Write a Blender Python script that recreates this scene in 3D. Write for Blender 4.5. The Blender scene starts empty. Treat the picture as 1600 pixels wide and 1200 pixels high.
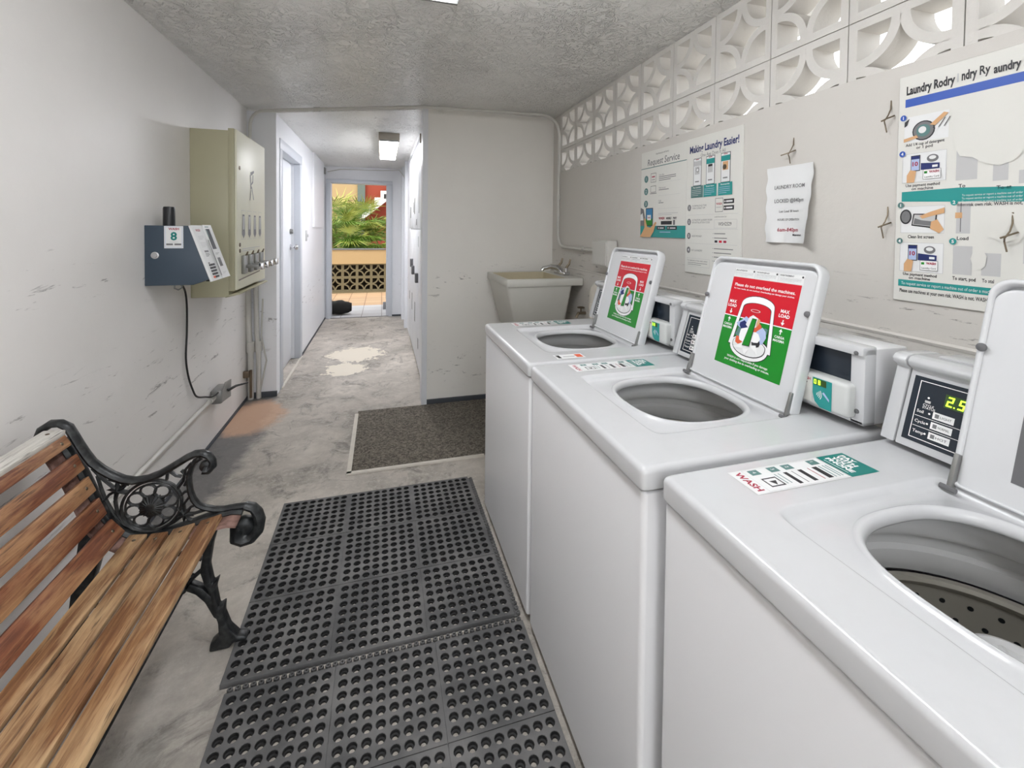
import bpy, bmesh, math, random
from mathutils import Vector, Matrix
random.seed(7)
S = bpy.context.scene
COL = S.collection
PI = math.pi

# ------------------------------------------------------------------ camera
f_px, px, py = 699.0, 802.7, 375.0
yaw, pitch, roll = math.radians(16.43), math.radians(1.40), math.radians(-0.616)
right = Vector((math.cos(yaw), -math.sin(yaw), 0)); fwd = Vector((math.sin(yaw), math.cos(yaw), 0)); down = Vector((0, 0, -1))
fwd2 = fwd*math.cos(pitch) + down*math.sin(pitch); down2 = -fwd*math.sin(pitch) + down*math.cos(pitch)
r2 = right*math.cos(roll) + down2*math.sin(roll); d2 = -right*math.sin(roll) + down2*math.cos(roll)
cam = bpy.data.objects.new('camera', bpy.data.cameras.new('camera'))
COL.objects.link(cam); S.camera = cam
u2, b2 = -d2, -fwd2
cam.matrix_world = Matrix(((r2.x, u2.x, b2.x, 0), (r2.y, u2.y, b2.y, 0), (r2.z, u2.z, b2.z, 1.38), (0, 0, 0, 1)))
cam.data.sensor_fit = 'HORIZONTAL'; cam.data.sensor_width = 36
cam.data.lens = 36*f_px/1600
cam.data.shift_x = (800-px)/1600; cam.data.shift_y = -(600-py)/1600
cam.data.clip_start = 0.01

# ------------------------------------------------------------------ world, sun, exposure
W = bpy.data.worlds.new('world'); S.world = W; W.use_nodes = True
W.node_tree.nodes['Background'].inputs[0].default_value = (0.93, 0.96, 1.0, 1)
W.node_tree.nodes['Background'].inputs[1].default_value = 2.2
sun = bpy.data.objects.new('sun', bpy.data.lights.new('sun', 'SUN')); COL.objects.link(sun)
sun.data.energy = 1.3; sun.data.angle = 0.01; sun.data.color = (1, 0.95, 0.86)
sun.rotation_euler = (math.radians(24), math.radians(-10), 0)
S.view_settings.view_transform = 'Standard'; S.view_settings.look = 'None'
S.view_settings.gamma = 1; S.view_settings.use_curve_mapping = False
S.view_settings.exposure = 0.42

# ------------------------------------------------------------------ materials
def srgb(r, g, b):
    f = lambda c: (c/255/12.92) if c/255 <= .04045 else ((c/255+.055)/1.055)**2.4
    return (f(r), f(g), f(b), 1)
class NT:
    def __init__(s, name):
        s.m = bpy.data.materials.new(name); s.m.use_nodes = True
        s.n = s.m.node_tree.nodes; s.l = s.m.node_tree.links; s.b = s.n['Principled BSDF']
    def add(s, t, **k):
        n = s.n.new(t)
        for a, v in k.items():
            if a.startswith('i_'):
                key = a[2:]; key = int(key) if key.isdigit() else key.replace('_', ' ')
                n.inputs[key].default_value = v
            else: setattr(n, a, v)
        return n
    def link(s, a, b): s.l.new(a, b)
    def coord(s, scale=(1, 1, 1), out='Object'):
        t = s.add('ShaderNodeTexCoord'); m = s.add('ShaderNodeMapping'); m.inputs['Scale'].default_value = scale
        s.link(t.outputs[out], m.inputs[0]); return m.outputs[0]
    def noise(s, vec, sc, det=4, rough=.55, dist=0):
        n = s.add('ShaderNodeTexNoise'); s.link(vec, n.inputs['Vector'])
        n.inputs['Scale'].default_value = sc; n.inputs['Detail'].default_value = det
        n.inputs['Roughness'].default_value = rough; n.inputs['Distortion'].default_value = dist
        return n.outputs['Fac']
    def ramp(s, fac, stops):
        r = s.add('ShaderNodeValToRGB'); s.link(fac, r.inputs[0]); e = r.color_ramp.elements
        while len(e) < len(stops): e.new(.5)
        for i, (p, c) in enumerate(stops):
            e[i].position = p; e[i].color = c if not isinstance(c, (int, float)) else (c, c, c, 1)
        return r.outputs[0]
    def mix(s, fac, a, b, mode='MIX'):
        m = s.add('ShaderNodeMix', data_type='RGBA', blend_type=mode)
        for v, i in ((fac, 0), (a, 6), (b, 7)):
            if hasattr(v, 'is_linked') or hasattr(v, 'links'): s.link(v, m.inputs[i])
            else: m.inputs[i].default_value = v
        return m.outputs[2]
    def math(s, op, a, b=0.0, c=None):
        m = s.add('ShaderNodeMath', operation=op)
        for i, v in enumerate((a, b) if c is None else (a, b, c)):
            if hasattr(v, 'links'): s.link(v, m.inputs[i])
            else: m.inputs[i].default_value = v
        return m.outputs[0]
    def bump(s, h, strength=.3, dist=.01):
        b = s.add('ShaderNodeBump'); b.inputs['Strength'].default_value = strength; b.inputs['Distance'].default_value = dist
        s.link(h, b.inputs['Height']); s.link(b.outputs[0], s.b.inputs['Normal'])
    def color(s, v):
        if hasattr(v, 'links'): s.link(v, s.b.inputs['Base Color'])
        else: s.b.inputs['Base Color'].default_value = v

def plain(name, rgb, rough=.5, metal=0, emit=0, coat=0, var=0.06, scale=30, bump=0):
    t = NT(name); c = srgb(*rgb)
    v = t.coord()
    n = t.noise(v, scale, 3)
    t.color(t.mix(t.math('MULTIPLY', n, var*2), c, (c[0]*.6, c[1]*.6, c[2]*.6, 1)) if var else c)
    t.b.inputs['Roughness'].default_value = rough; t.b.inputs['Metallic'].default_value = metal
    if coat: t.b.inputs['Coat Weight'].default_value = coat
    if emit:
        t.b.inputs['Emission Color'].default_value = c; t.b.inputs['Emission Strength'].default_value = emit
    if bump: t.bump(t.noise(v, scale*2, 5), bump, .002)
    return t.m

def wall_mat(name, base, dark, scuff_z=(), rough=.45, chips=0.0, bump=.12):
    t = NT(name); v = t.coord()
    blot = t.ramp(t.noise(v, 1.3, 5, .6), [(.35, 0), (.7, 1)])
    c = t.mix(t.math('MULTIPLY', blot, .35), srgb(*base), srgb(*dark))
    sep = t.add('ShaderNodeSeparateXYZ'); t.link(v, sep.inputs[0])
    # thin dark scuff strokes, in bands at given heights
    sv = t.coord((3, 1.2, 9)); st = t.ramp(t.noise(sv, 3.2, 8, .72, .6), [(.60, 0), (.65, 1)])
    tot = None
    for z0, w in scuff_z:
        d = t.math('ABSOLUTE', t.math('SUBTRACT', sep.outputs[2], z0))
        m = t.math('SUBTRACT', 1.0, t.math('DIVIDE', d, w)); m = t.math('MAXIMUM', m, 0.0)
        tot = m if tot is None else t.math('MAXIMUM', tot, m)
    if tot is not None:
        c = t.mix(t.math('MULTIPLY', t.math('MULTIPLY', st, tot), .8), c, srgb(105, 100, 98))
    sp = t.ramp(t.noise(v, 38, 3, .6), [(.76, 0), (.79, 1)])
    c = t.mix(t.math('MULTIPLY', sp, .35), c, srgb(95, 88, 82))
    if chips:
        ch = t.ramp(t.noise(t.coord((4, 1, 12)), 7, 9, .75, .3), [(.625, 0), (.645, 1)])
        lo = t.math('LESS_THAN', sep.outputs[2], 1.22)
        c = t.mix(t.math('MULTIPLY', t.math('MULTIPLY', ch, lo), chips), c, srgb(92, 88, 84))
    t.color(c); t.b.inputs['Roughness'].default_value = rough
    t.bump(t.noise(v, 9, 8, .6), bump, .012)
    return t.m

M = {}
M['wall_left'] = wall_mat('painted wall left', (232, 229, 226), (214, 211, 207), ((1.18, .16), (.78, .12), (.55, .3)))
M['wall_back'] = wall_mat('painted wall back', (242, 239, 233), (226, 223, 217), ((.95, .18), (.3, .2)))
M['wall_right'] = wall_mat('painted wall right', (212, 208, 202), (196, 192, 185), ((1.13, .16),), chips=.8, bump=.3)
M['hall'] = wall_mat('painted hall wall', (240, 241, 244), (226, 227, 231), ((.6, .3),))
M['block'] = wall_mat('painted breeze block', (222, 219, 214), (196, 192, 186), (), .6, bump=.5)
M['trim'] = plain('white trim paint', (228, 230, 234), .4, bump=.1)
M['trim_grey'] = plain('bluish grey door paint', (205, 209, 216), .4)
M['base'] = plain('dark grey base paint', (70, 74, 80), .6, bump=.2)
M['block_out'] = plain('outdoor tan block', (112, 102, 76), .9, bump=.3)
M['cream'] = plain('cream stucco', (176, 148, 106), .9, bump=.2)
M['redwall'] = plain('terracotta stucco', (150, 66, 46), .9, bump=.2)
M['darkgreen'] = plain('dull grey green paint', (98, 108, 98), .8)  # one even grey green for the strip and window
M['white_st'] = plain('white stucco', (232, 226, 220), .8)
M['soil'] = plain('dark soil', (58, 48, 34), 1, bump=.5)

# ceiling: stomped texture
t = NT('stomped ceiling'); v = t.coord((1, 1, 0))
vor = t.add('ShaderNodeTexVoronoi'); vor.voronoi_dimensions = '2D'; vor.inputs['Scale'].default_value = 5.5; vor.inputs['Randomness'].default_value = .8
t.link(v, vor.inputs['Vector'])
scl = t.add('ShaderNodeVectorMath', operation='SCALE'); t.link(v, scl.inputs[0]); scl.inputs['Scale'].default_value = 5.5
sub = t.add('ShaderNodeVectorMath', operation='SUBTRACT'); t.link(v, sub.inputs[0]); t.link(vor.outputs['Position'], sub.inputs[1])
sp = t.add('ShaderNodeSeparateXYZ'); t.link(sub.outputs[0], sp.inputs[0])
ang = t.math('ARCTAN2', sp.outputs[1], sp.outputs[0])
wob = t.noise(v, 16, 3)
ang = t.math('ADD', ang, t.math('MULTIPLY', wob, 1.6))
rad = vor.outputs['Distance']
cmb = t.add('ShaderNodeCombineXYZ'); t.link(t.math('MULTIPLY', ang, 3.2), cmb.inputs[0]); t.link(t.math('MULTIPLY', rad, 2.2), cmb.inputs[1])
vc = t.add('ShaderNodeSeparateXYZ'); t.link(vor.outputs['Color'], vc.inputs[0]); t.link(t.math('MULTIPLY', vc.outputs[0], 40.0), cmb.inputs[2])
st = t.noise(cmb.outputs[0], 1.6, 2, .5)
h = t.ramp(st, [(.44, 0), (.56, 1)])
h2 = t.noise(v, 60, 4)
hh = t.math('ADD', h, t.math('MULTIPLY', h2, .12))
rg = t.ramp(t.noise(v, 1.1, 2), [(.38, .15), (.55, 1)])
t.bump(t.math('MULTIPLY', hh, rg), .9, .017)
t.color(t.mix(t.math('MULTIPLY', t.noise(v, 1.2, 3), .5), srgb(246, 245, 242), srgb(230, 229, 225)))
t.b.inputs['Roughness'].default_value = .3
M['ceiling'] = t.m

# floor
t = NT('stained concrete floor'); v = t.coord()
a = t.noise(v, 1.7, 8, .62, .4); b = t.noise(v, 9, 9, .7); c3 = t.noise(v, 60, 5, .7)
c = t.mix(t.ramp(a, [(.36, 0), (.66, 1)]), srgb(142, 136, 127), srgb(214, 206, 196))
c = t.mix(t.ramp(b, [(.42, 0), (.62, .75)]), c, srgb(176, 169, 160))
c = t.mix(t.ramp(t.noise(t.coord((1.2, 1, 1)), 4.5, 10, .75, .8), [(.52, 0), (.66, .75)]), c, srgb(92, 88, 84))
c = t.mix(t.ramp(t.noise(v, 30, 8, .75), [(.5, 0), (.68, .7)]), c, srgb(202, 196, 186))
sep = t.add('ShaderNodeSeparateXYZ'); t.link(v, sep.inputs[0]); X, Y = sep.outputs[0], sep.outputs[1]
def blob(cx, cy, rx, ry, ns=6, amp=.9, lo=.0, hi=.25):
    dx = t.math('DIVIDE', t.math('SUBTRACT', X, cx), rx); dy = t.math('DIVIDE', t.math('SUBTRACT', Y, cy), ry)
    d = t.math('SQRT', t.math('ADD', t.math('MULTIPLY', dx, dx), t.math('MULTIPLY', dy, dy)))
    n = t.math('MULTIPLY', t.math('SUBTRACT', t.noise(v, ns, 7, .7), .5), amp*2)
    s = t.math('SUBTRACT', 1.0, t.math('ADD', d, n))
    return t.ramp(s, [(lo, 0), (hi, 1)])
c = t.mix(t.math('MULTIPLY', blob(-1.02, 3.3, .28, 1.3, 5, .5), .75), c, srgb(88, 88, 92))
c = t.mix(t.math('MULTIPLY', blob(-.9, 3.62, .24, .34, 5, .5), .75), c, srgb(206, 166, 136))
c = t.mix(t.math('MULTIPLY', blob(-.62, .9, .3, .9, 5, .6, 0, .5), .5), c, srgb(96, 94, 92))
for q in ((-.27, 5.12, .27, .3), (-.33, 4.6, .2, .2)):
    c = t.mix(blob(*q, 10, 1.1, 0, .05), c, srgb(226, 218, 202))
spk = t.ramp(t.noise(v, 26, 4, .6), [(.73, 0), (.75, 1)])
c = t.mix(t.math('MULTIPLY', spk, .6), c, srgb(225, 220, 212))
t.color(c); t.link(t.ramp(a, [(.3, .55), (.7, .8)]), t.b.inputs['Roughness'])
t.bump(t.math('ADD', b, t.math('MULTIPLY', c3, .5)), .35, .006)
M['floor'] = t.m
t = NT('concrete ground'); v = t.coord(); t.color(t.mix(t.noise(v, 3, 6), srgb(150, 146, 140), srgb(185, 180, 172))); t.b.inputs['Roughness'].default_value = .9
M['ground'] = t.m
def tile_mat(name, c1, c2, mortar):
    t = NT(name); br = t.add('ShaderNodeTexBrick', offset=0.0); t.link(t.coord(), br.inputs['Vector'])
    br.inputs['Color1'].default_value = srgb(*c1); br.inputs['Color2'].default_value = srgb(*c2); br.inputs['Mortar'].default_value = srgb(*mortar)
    br.inputs['Scale'].default_value = 1; br.inputs['Mortar Size'].default_value = .006
    br.inputs['Brick Width'].default_value = .3; br.inputs['Row Height'].default_value = .3
    t.color(br.outputs[0]); t.b.inputs['Roughness'].default_value = .6; return t.m
M['tile_out'] = tile_mat('walkway tiles', (186, 152, 118), (194, 164, 130), (130, 98, 76))
M['tile_sill'] = tile_mat('sill tiles', (186, 186, 188), (194, 194, 195), (140, 138, 136))

# wood
def wood(name, c1, c2, c3, rough=.55):
    t = NT(name)
    oi = t.add('ShaderNodeObjectInfo')
    tc = t.add('ShaderNodeTexCoord'); ad = t.add('ShaderNodeVectorMath', operation='ADD'); t.link(tc.outputs['Object'], ad.inputs[0])
    cb = t.add('ShaderNodeCombineXYZ'); t.link(t.math('MULTIPLY', oi.outputs['Random'], 30.0), cb.inputs[0]); t.link(t.math('MULTIPLY', oi.outputs['Random'], 17.0), cb.inputs[1]); t.link(cb.outputs[0], ad.inputs[1])
    mp = t.add('ShaderNodeMapping'); mp.inputs['Scale'].default_value = (24, 1.6, 24); t.link(ad.outputs[0], mp.inputs[0]); v = mp.outputs[0]
    g = t.noise(v, 3.2, 8, .68, .7)
    mp2 = t.add('ShaderNodeMapping'); mp2.inputs['Scale'].default_value = (5, 1.5, 5); t.link(ad.outputs[0], mp2.inputs[0])
    w = t.noise(mp2.outputs[0], 2.0, 5, .6, .3)
    col = t.mix(t.ramp(g, [(.4, 0), (.6, 1)]), srgb(*c1), srgb(*c2))
    col = t.mix(t.ramp(t.math('ADD', w, t.math('MULTIPLY', g, .5)), [(.66, 0), (.9, .9)]), col, srgb(*c3))
    col = t.mix(t.ramp(t.noise(v, 7, 4), [(.58, 0), (.70, .7)]), col, srgb(58, 36, 26))
    t.color(col); t.b.inputs['Roughness'].default_value = rough; t.bump(g, .35, .003)
    return t.m
M['wood_seat'] = wood('weathered seat wood', (118, 78, 50), (160, 118, 78), (196, 164, 124))
M['wood_back'] = wood('reddish back wood', (108, 60, 40), (142, 88, 58), (184, 142, 102))
M['wood_white'] = wood('bleached white wood', (196, 192, 184), (222, 218, 210), (236, 232, 226))
t = NT('black cast iron'); v = t.coord(); t.color(t.mix(t.ramp(t.noise(v, 40, 5), [(.45, 0), (.75, 1)]), srgb(30, 32, 34), srgb(66, 68, 68)))
t.b.inputs['Roughness'].default_value = .38; t.b.inputs['Metallic'].default_value = .25; t.bump(t.noise(v, 120, 4), .3, .002); M['iron'] = t.m
t = NT('rusty bar'); v = t.coord(); t.color(t.mix(t.ramp(t.noise(v, 18, 5), [(.4, 0), (.6, 1)]), srgb(88, 60, 50), srgb(150, 118, 108))); t.b.inputs['Roughness'].default_value = .7; M['rust'] = t.m
t = NT('black rubber'); v = t.coord(); t.color(t.mix(t.ramp(t.noise(v, 5, 6), [(.4, 0), (.65, 1)]), srgb(78, 78, 79), srgb(112, 111, 110)))
t.b.inputs['Roughness'].default_value = .6; t.bump(t.noise(v, 200, 3), .2, .001); M['rubber'] = t.m
M['rubber_in'] = plain('clean rubber with hole shade', (40, 40, 41), .5)  # hole shade put into the colour, over rubber free of the tops' dust
t = NT('brown grey carpet'); v = t.coord(); n1 = t.noise(v, 70, 6, .85)
c = t.mix(t.ramp(n1, [(.44, 0), (.58, 1)]), srgb(72, 66, 58), srgb(154, 146, 133)); c = t.mix(t.math('MULTIPLY', t.noise(v, 3, 5), .5), c, srgb(98, 93, 86)); t.color(c)
t.b.inputs['Roughness'].default_value = 1; t.bump(n1, .8, .006); M['carpet'] = t.m
# enamel
t = NT('white enamel'); v = t.coord(); n = t.noise(v, 6, 6, .7)
c = t.mix(t.math('MULTIPLY', t.ramp(n, [(.5, 0), (.8, 1)]), .25), srgb(204, 205, 207), srgb(182, 182, 184))
sp = t.ramp(t.noise(v, 45, 3), [(.8, 0), (.82, 1)]); c = t.mix(sp, c, srgb(120, 118, 116)); t.color(c)
t.b.inputs['Roughness'].default_value = .22; t.b.inputs['Coat Weight'].default_value = .3; M['enamel'] = t.m
M['cab'] = plain('white cabinet enamel', (226, 226, 228), .32, var=.03, scale=3)
M['ringpl'] = plain('white tub plastic', (214, 214, 214), .4)
M['greypl'] = plain('grey tub plastic', (186, 187, 189), .45)
t = NT('brushed steel'); v = t.coord(); t.color(srgb(176, 172, 162)); t.b.inputs['Metallic'].default_value = .35; t.b.inputs['Roughness'].default_value = .4; M['steel'] = t.m
M['chrome'] = plain('chrome', (210, 210, 212), .15, 1, var=0)
M['dullmetal'] = plain('dull metal', (150, 150, 148), .4, .8)
M['black'] = plain('black plastic', (22, 24, 28), .35, var=.02)
M['blackglass'] = plain('dark glass panel', (36, 44, 54), .12, var=0)
M['darkgrey'] = plain('dark grey sticker', (104, 104, 106), .5)
M['lidwhite'] = plain('white lid enamel', (212, 213, 215), .25, var=.02)
M['bezel'] = plain('light grey plastic', (208, 210, 208), .35)
M['kiosk'] = plain('dark blue grey painted steel', (62, 76, 90), .45, var=.04)
M['beige'] = plain('beige enamel', (182, 178, 150), .4, var=.05, scale=6)
M['cream_en'] = plain('pale cream enamel', (232, 230, 208), .42, var=.04, scale=5)
M['paper'] = plain('white sheet', (232, 233, 233), .6, var=0)
M['posterbg'] = plain('poster board', (226, 225, 219), .45, var=.04)
M['sinkm'] = plain('stained tub plastic', (214, 212, 204), .45, var=.18, scale=5, bump=.1)
M['sinkin'] = plain('stained yellowish basin', (214, 202, 172), .5, var=.25, scale=4)
M['pvc'] = plain('off white pipe', (214, 208, 196), .45, var=.15, scale=8)
M['condpaint'] = plain('painted conduit', (206, 204, 198), .4, var=.12, scale=20)
M['brass'] = plain('tarnished metal', (120, 108, 92), .4, .8)
M['cable'] = plain('black cable', (26, 26, 26), .5, var=0)
M['red'] = plain('sign red', (206, 18, 40), .4, var=0); M['green'] = plain('sign green', (20, 136, 36), .4, var=0)
M['teal'] = plain('teal ink', (40, 150, 146), .4, var=0); M['tealdk'] = plain('dark teal ink', (0, 124, 118), .4, var=0)
M['tealgrey'] = plain('grey teal ink', (92, 130, 128), .5, var=0)
M['navy'] = plain('navy ink', (30, 44, 104), .5, var=0); M['blue'] = plain('blue ink', (40, 84, 178), .4, var=0)
M['ink'] = plain('dark ink', (44, 44, 48), .5, var=0); M['inkgrey'] = plain('grey ink', (120, 120, 122), .5, var=0); M['inklight'] = plain('light grey ink', (196, 196, 196), .5, var=0)
M['inkred'] = plain('red ink', (168, 40, 66), .5, var=0)
M['skin_ink'] = plain('tan ink', (214, 168, 122), .5, var=0); M['orange_ink'] = plain('orange ink', (222, 96, 60), .5, var=0)
M['lilac'] = plain('pale blue ink', (176, 192, 226), .5, var=0); M['skyink'] = plain('sky blue ink', (60, 132, 180), .5, var=0)
M['tape'] = plain('white tape', (222, 216, 204), .6, var=.3, scale=25)
M['whiteink'] = plain('white ink', (244, 244, 244), .5, var=0)
def emis(name, rgb, e):
    t = NT(name); c = srgb(*rgb); t.color(c); t.b.inputs['Emission Color'].default_value = c; t.b.inputs['Emission Strength'].default_value = e; return t.m
M['lamphouse'] = plain('taupe lamp housing', (158, 150, 138), .5)
M['led'] = emis('lit green digit', (190, 255, 60), 1.6)
M['ledbg'] = plain('green display window', (58, 84, 40), .3, var=0)
M['lampem'] = emis('lit diffuser', (250, 252, 255), 17)
M['lampem2'] = emis('lit diffuser bright', (252, 252, 255), 30)
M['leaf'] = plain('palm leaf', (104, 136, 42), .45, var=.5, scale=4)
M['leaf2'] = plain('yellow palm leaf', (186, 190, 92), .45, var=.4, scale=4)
M['trunk'] = plain('palm trunk', (120, 98, 66), .9, bump=.4)
M['bag'] = plain('black bag', (24, 23, 20), .8, bump=.5)
M['shade_roof'] = plain('roof slab', (200, 198, 194), .8)

# ------------------------------------------------------------------ mesh builder
class MB:
    def __init__(s): s.v = []; s.f = []; s.mi = []; s.sm = []; s.mats = []
    def m(s, mat):
        mat = M[mat] if isinstance(mat, str) else mat
        if mat not in s.mats: s.mats.append(mat)
        return s.mats.index(mat)
    def add(s, vs, fs, mat, smooth=False):
        o = len(s.v); k = s.m(mat); s.v += [tuple(p) for p in vs]
        for f in fs: s.f.append([i+o for i in f]); s.mi.append(k); s.sm.append(smooth)
        return s
    def box(s, x0, x1, y0, y1, z0, z1, mat):
        return s.add([(x, y, z) for x in (x0, x1) for y in (y0, y1) for z in (z0, z1)],
                     [(0, 1, 3, 2), (4, 6, 7, 5), (0, 4, 5, 1), (2, 3, 7, 6), (0, 2, 6, 4), (1, 5, 7, 3)], mat)
    def bbox(s, x0, x1, y0, y1, z0, z1, mat, r=.005, seg=2, mtx=None):
        bm = bmesh.new(); bmesh.ops.create_cube(bm, size=1)
        for v in bm.verts: v.co = Vector((x0+(v.co.x+.5)*(x1-x0), y0+(v.co.y+.5)*(y1-y0), z0+(v.co.z+.5)*(z1-z0)))
        res = bmesh.ops.bevel(bm, geom=bm.edges[:], offset=r, segments=seg, affect='EDGES', profile=.5)
        flat = sorted(bm.faces, key=lambda f: -f.calc_area())[:6]
        return s.frombm(bm, mat, mtx, flat=[f for f in flat])
    def frombm(s, bm, mat, mtx=None, smooth=True, flat=()):
        bmesh.ops.recalc_face_normals(bm, faces=bm.faces[:]); bm.verts.index_update()
        vs = [(mtx @ v.co if mtx else v.co.copy()) for v in bm.verts]
        fl = set(flat); n0 = len(s.sm)
        s.add(vs, [[v.index for v in f.verts] for f in bm.faces], mat, smooth)
        if fl:
            for i, f in enumerate(bm.faces):
                if f in fl: s.sm[n0+i] = False
        bm.free(); return s
    def prism(s, pts, a, b, mat, axis='Y', bevel=0, smooth=False):
        # pts 2D outline; extruded along axis from a to b.  axis Y: pts=(x,z); X: (y,z); Z: (x,y)
        def p3(p, t): return {'Y': (p[0], t, p[1]), 'X': (t, p[0], p[1]), 'Z': (p[0], p[1], t)}[axis]
        bm = bmesh.new(); va = [bm.verts.new(p3(p, a)) for p in pts]; vb = [bm.verts.new(p3(p, b)) for p in pts]; n = len(pts)
        bm.faces.new(va); bm.faces.new(vb[::-1])
        for i in range(n): bm.faces.new((va[i], vb[i], vb[(i+1) % n], va[(i+1) % n]))
        bmesh.ops.recalc_face_normals(bm, faces=bm.faces[:])
        if bevel: bmesh.ops.bevel(bm, geom=bm.edges[:], offset=bevel, segments=2, affect='EDGES', profile=.5)
        return s.frombm(bm, mat, smooth=smooth or bool(bevel))
    def tube(s, path, r, mat, seg=10, cap=True, flat=None):
        P = [Vector(p) for p in path]; n = len(P); rr = r if isinstance(r, (list, tuple)) else [r]*n
        vs = []; prev = None
        for i in range(n):
            d = (P[min(i+1, n-1)]-P[max(i-1, 0)]).normalized()
            if flat is not None: a = Vector(flat).normalized()
            elif prev is None: a = d.orthogonal().normalized()
            else: a = (prev - d*prev.dot(d)).normalized()
            prev = a; b = d.cross(a).normalized()
            for k in range(seg):
                t = 2*PI*k/seg
                fa = 1.0 if flat is None else 1.5
                vs.append(P[i]+(a*math.cos(t)*fa+b*math.sin(t))*rr[i])
        fs = [(i*seg+k, i*seg+(k+1) % seg, (i+1)*seg+(k+1) % seg, (i+1)*seg+k) for i in range(n-1) for k in range(seg)]
        if cap: fs += [tuple(range(seg))[::-1], tuple((n-1)*seg+k for k in range(seg))]
        return s.add(vs, fs, mat, True)
    def lathe(s, prof, c, mat, seg=48, axis='Z', a0=0, a1=2*PI):
        full = abs(a1-a0-2*PI) < 1e-6; N = seg if full else seg+1; vs = []
        for r, h in prof:
            for k in range(N):
                t = a0+(a1-a0)*k/seg; x, y = r*math.cos(t), r*math.sin(t)
                vs.append({'Z': (c[0]+x, c[1]+y, c[2]+h), 'X': (c[0]+h, c[1]+x, c[2]+y), 'Y': (c[0]+x, c[1]+h, c[2]+y)}[axis])
        fs = [(i*N+k, i*N+(k+1) % N, (i+1)*N+(k+1) % N, (i+1)*N+k) for i in range(len(prof)-1) for k in range(seg)]
        return s.add(vs, fs, mat, True)
    def loops(s, L, mat, smooth=True, closed=True, cap0=False, cap1=False):
        n = len(L[0]); vs = [p for l in L for p in l]
        fs = [(i*n+k, i*n+(k+1) % n, (i+1)*n+(k+1) % n, (i+1)*n+k) for i in range(len(L)-1) for k in range(n if closed else n-1)]
        if cap0: fs.append(tuple(range(n))[::-1])
        if cap1: fs.append(tuple((len(L)-1)*n+k for k in range(n)))
        return s.add(vs, fs, mat, smooth)
    def build(s, name, parent=None, mtx=None, sharp=40):
        me = bpy.data.meshes.new(name)
        vs = [mtx @ Vector(p) for p in s.v] if mtx else s.v
        me.from_pydata([tuple(p) for p in vs], [], s.f)
        for m_ in s.mats: me.materials.append(m_)
        me.polygons.foreach_set('material_index', s.mi); me.polygons.foreach_set('use_smooth', s.sm)
        me.validate(); me.update()
        if any(s.sm):
            try: me.set_sharp_from_angle(angle=math.radians(sharp))
            except Exception: pass
        o = bpy.data.objects.new(name, me); COL.objects.link(o)
        if parent: o.parent = parent
        return o
def fixn(o):
    bm = bmesh.new(); bm.from_mesh(o.data); bmesh.ops.recalc_face_normals(bm, faces=bm.faces[:]); bm.to_mesh(o.data); bm.free(); return o
def tag(o, label=None, cat=None, group=None, kind=None):
    if label: o['label'] = label
    if cat: o['category'] = cat
    if group: o['group'] = group
    if kind: o['kind'] = kind
    return o
def thing(name, label, cat, loc=(0, 0, 0), group=None):
    o = bpy.data.objects.new(name, None); COL.objects.link(o); o.location = loc; o.empty_display_size = .05
    return tag(o, label, cat, group)
def struct(o): o['kind'] = 'structure'; return o
def copy_tree(o, parent=None):
    c = o.copy(); COL.objects.link(c)
    if parent: c.parent = parent
    for ch in list(o.children): copy_tree(ch, c)
    return c
def at(root, mb, name, **k):
    """build mb given in world coordinates as child of root"""
    return mb.build(name, root, Matrix.Translation(-Vector(root.location)), **k)

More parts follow.
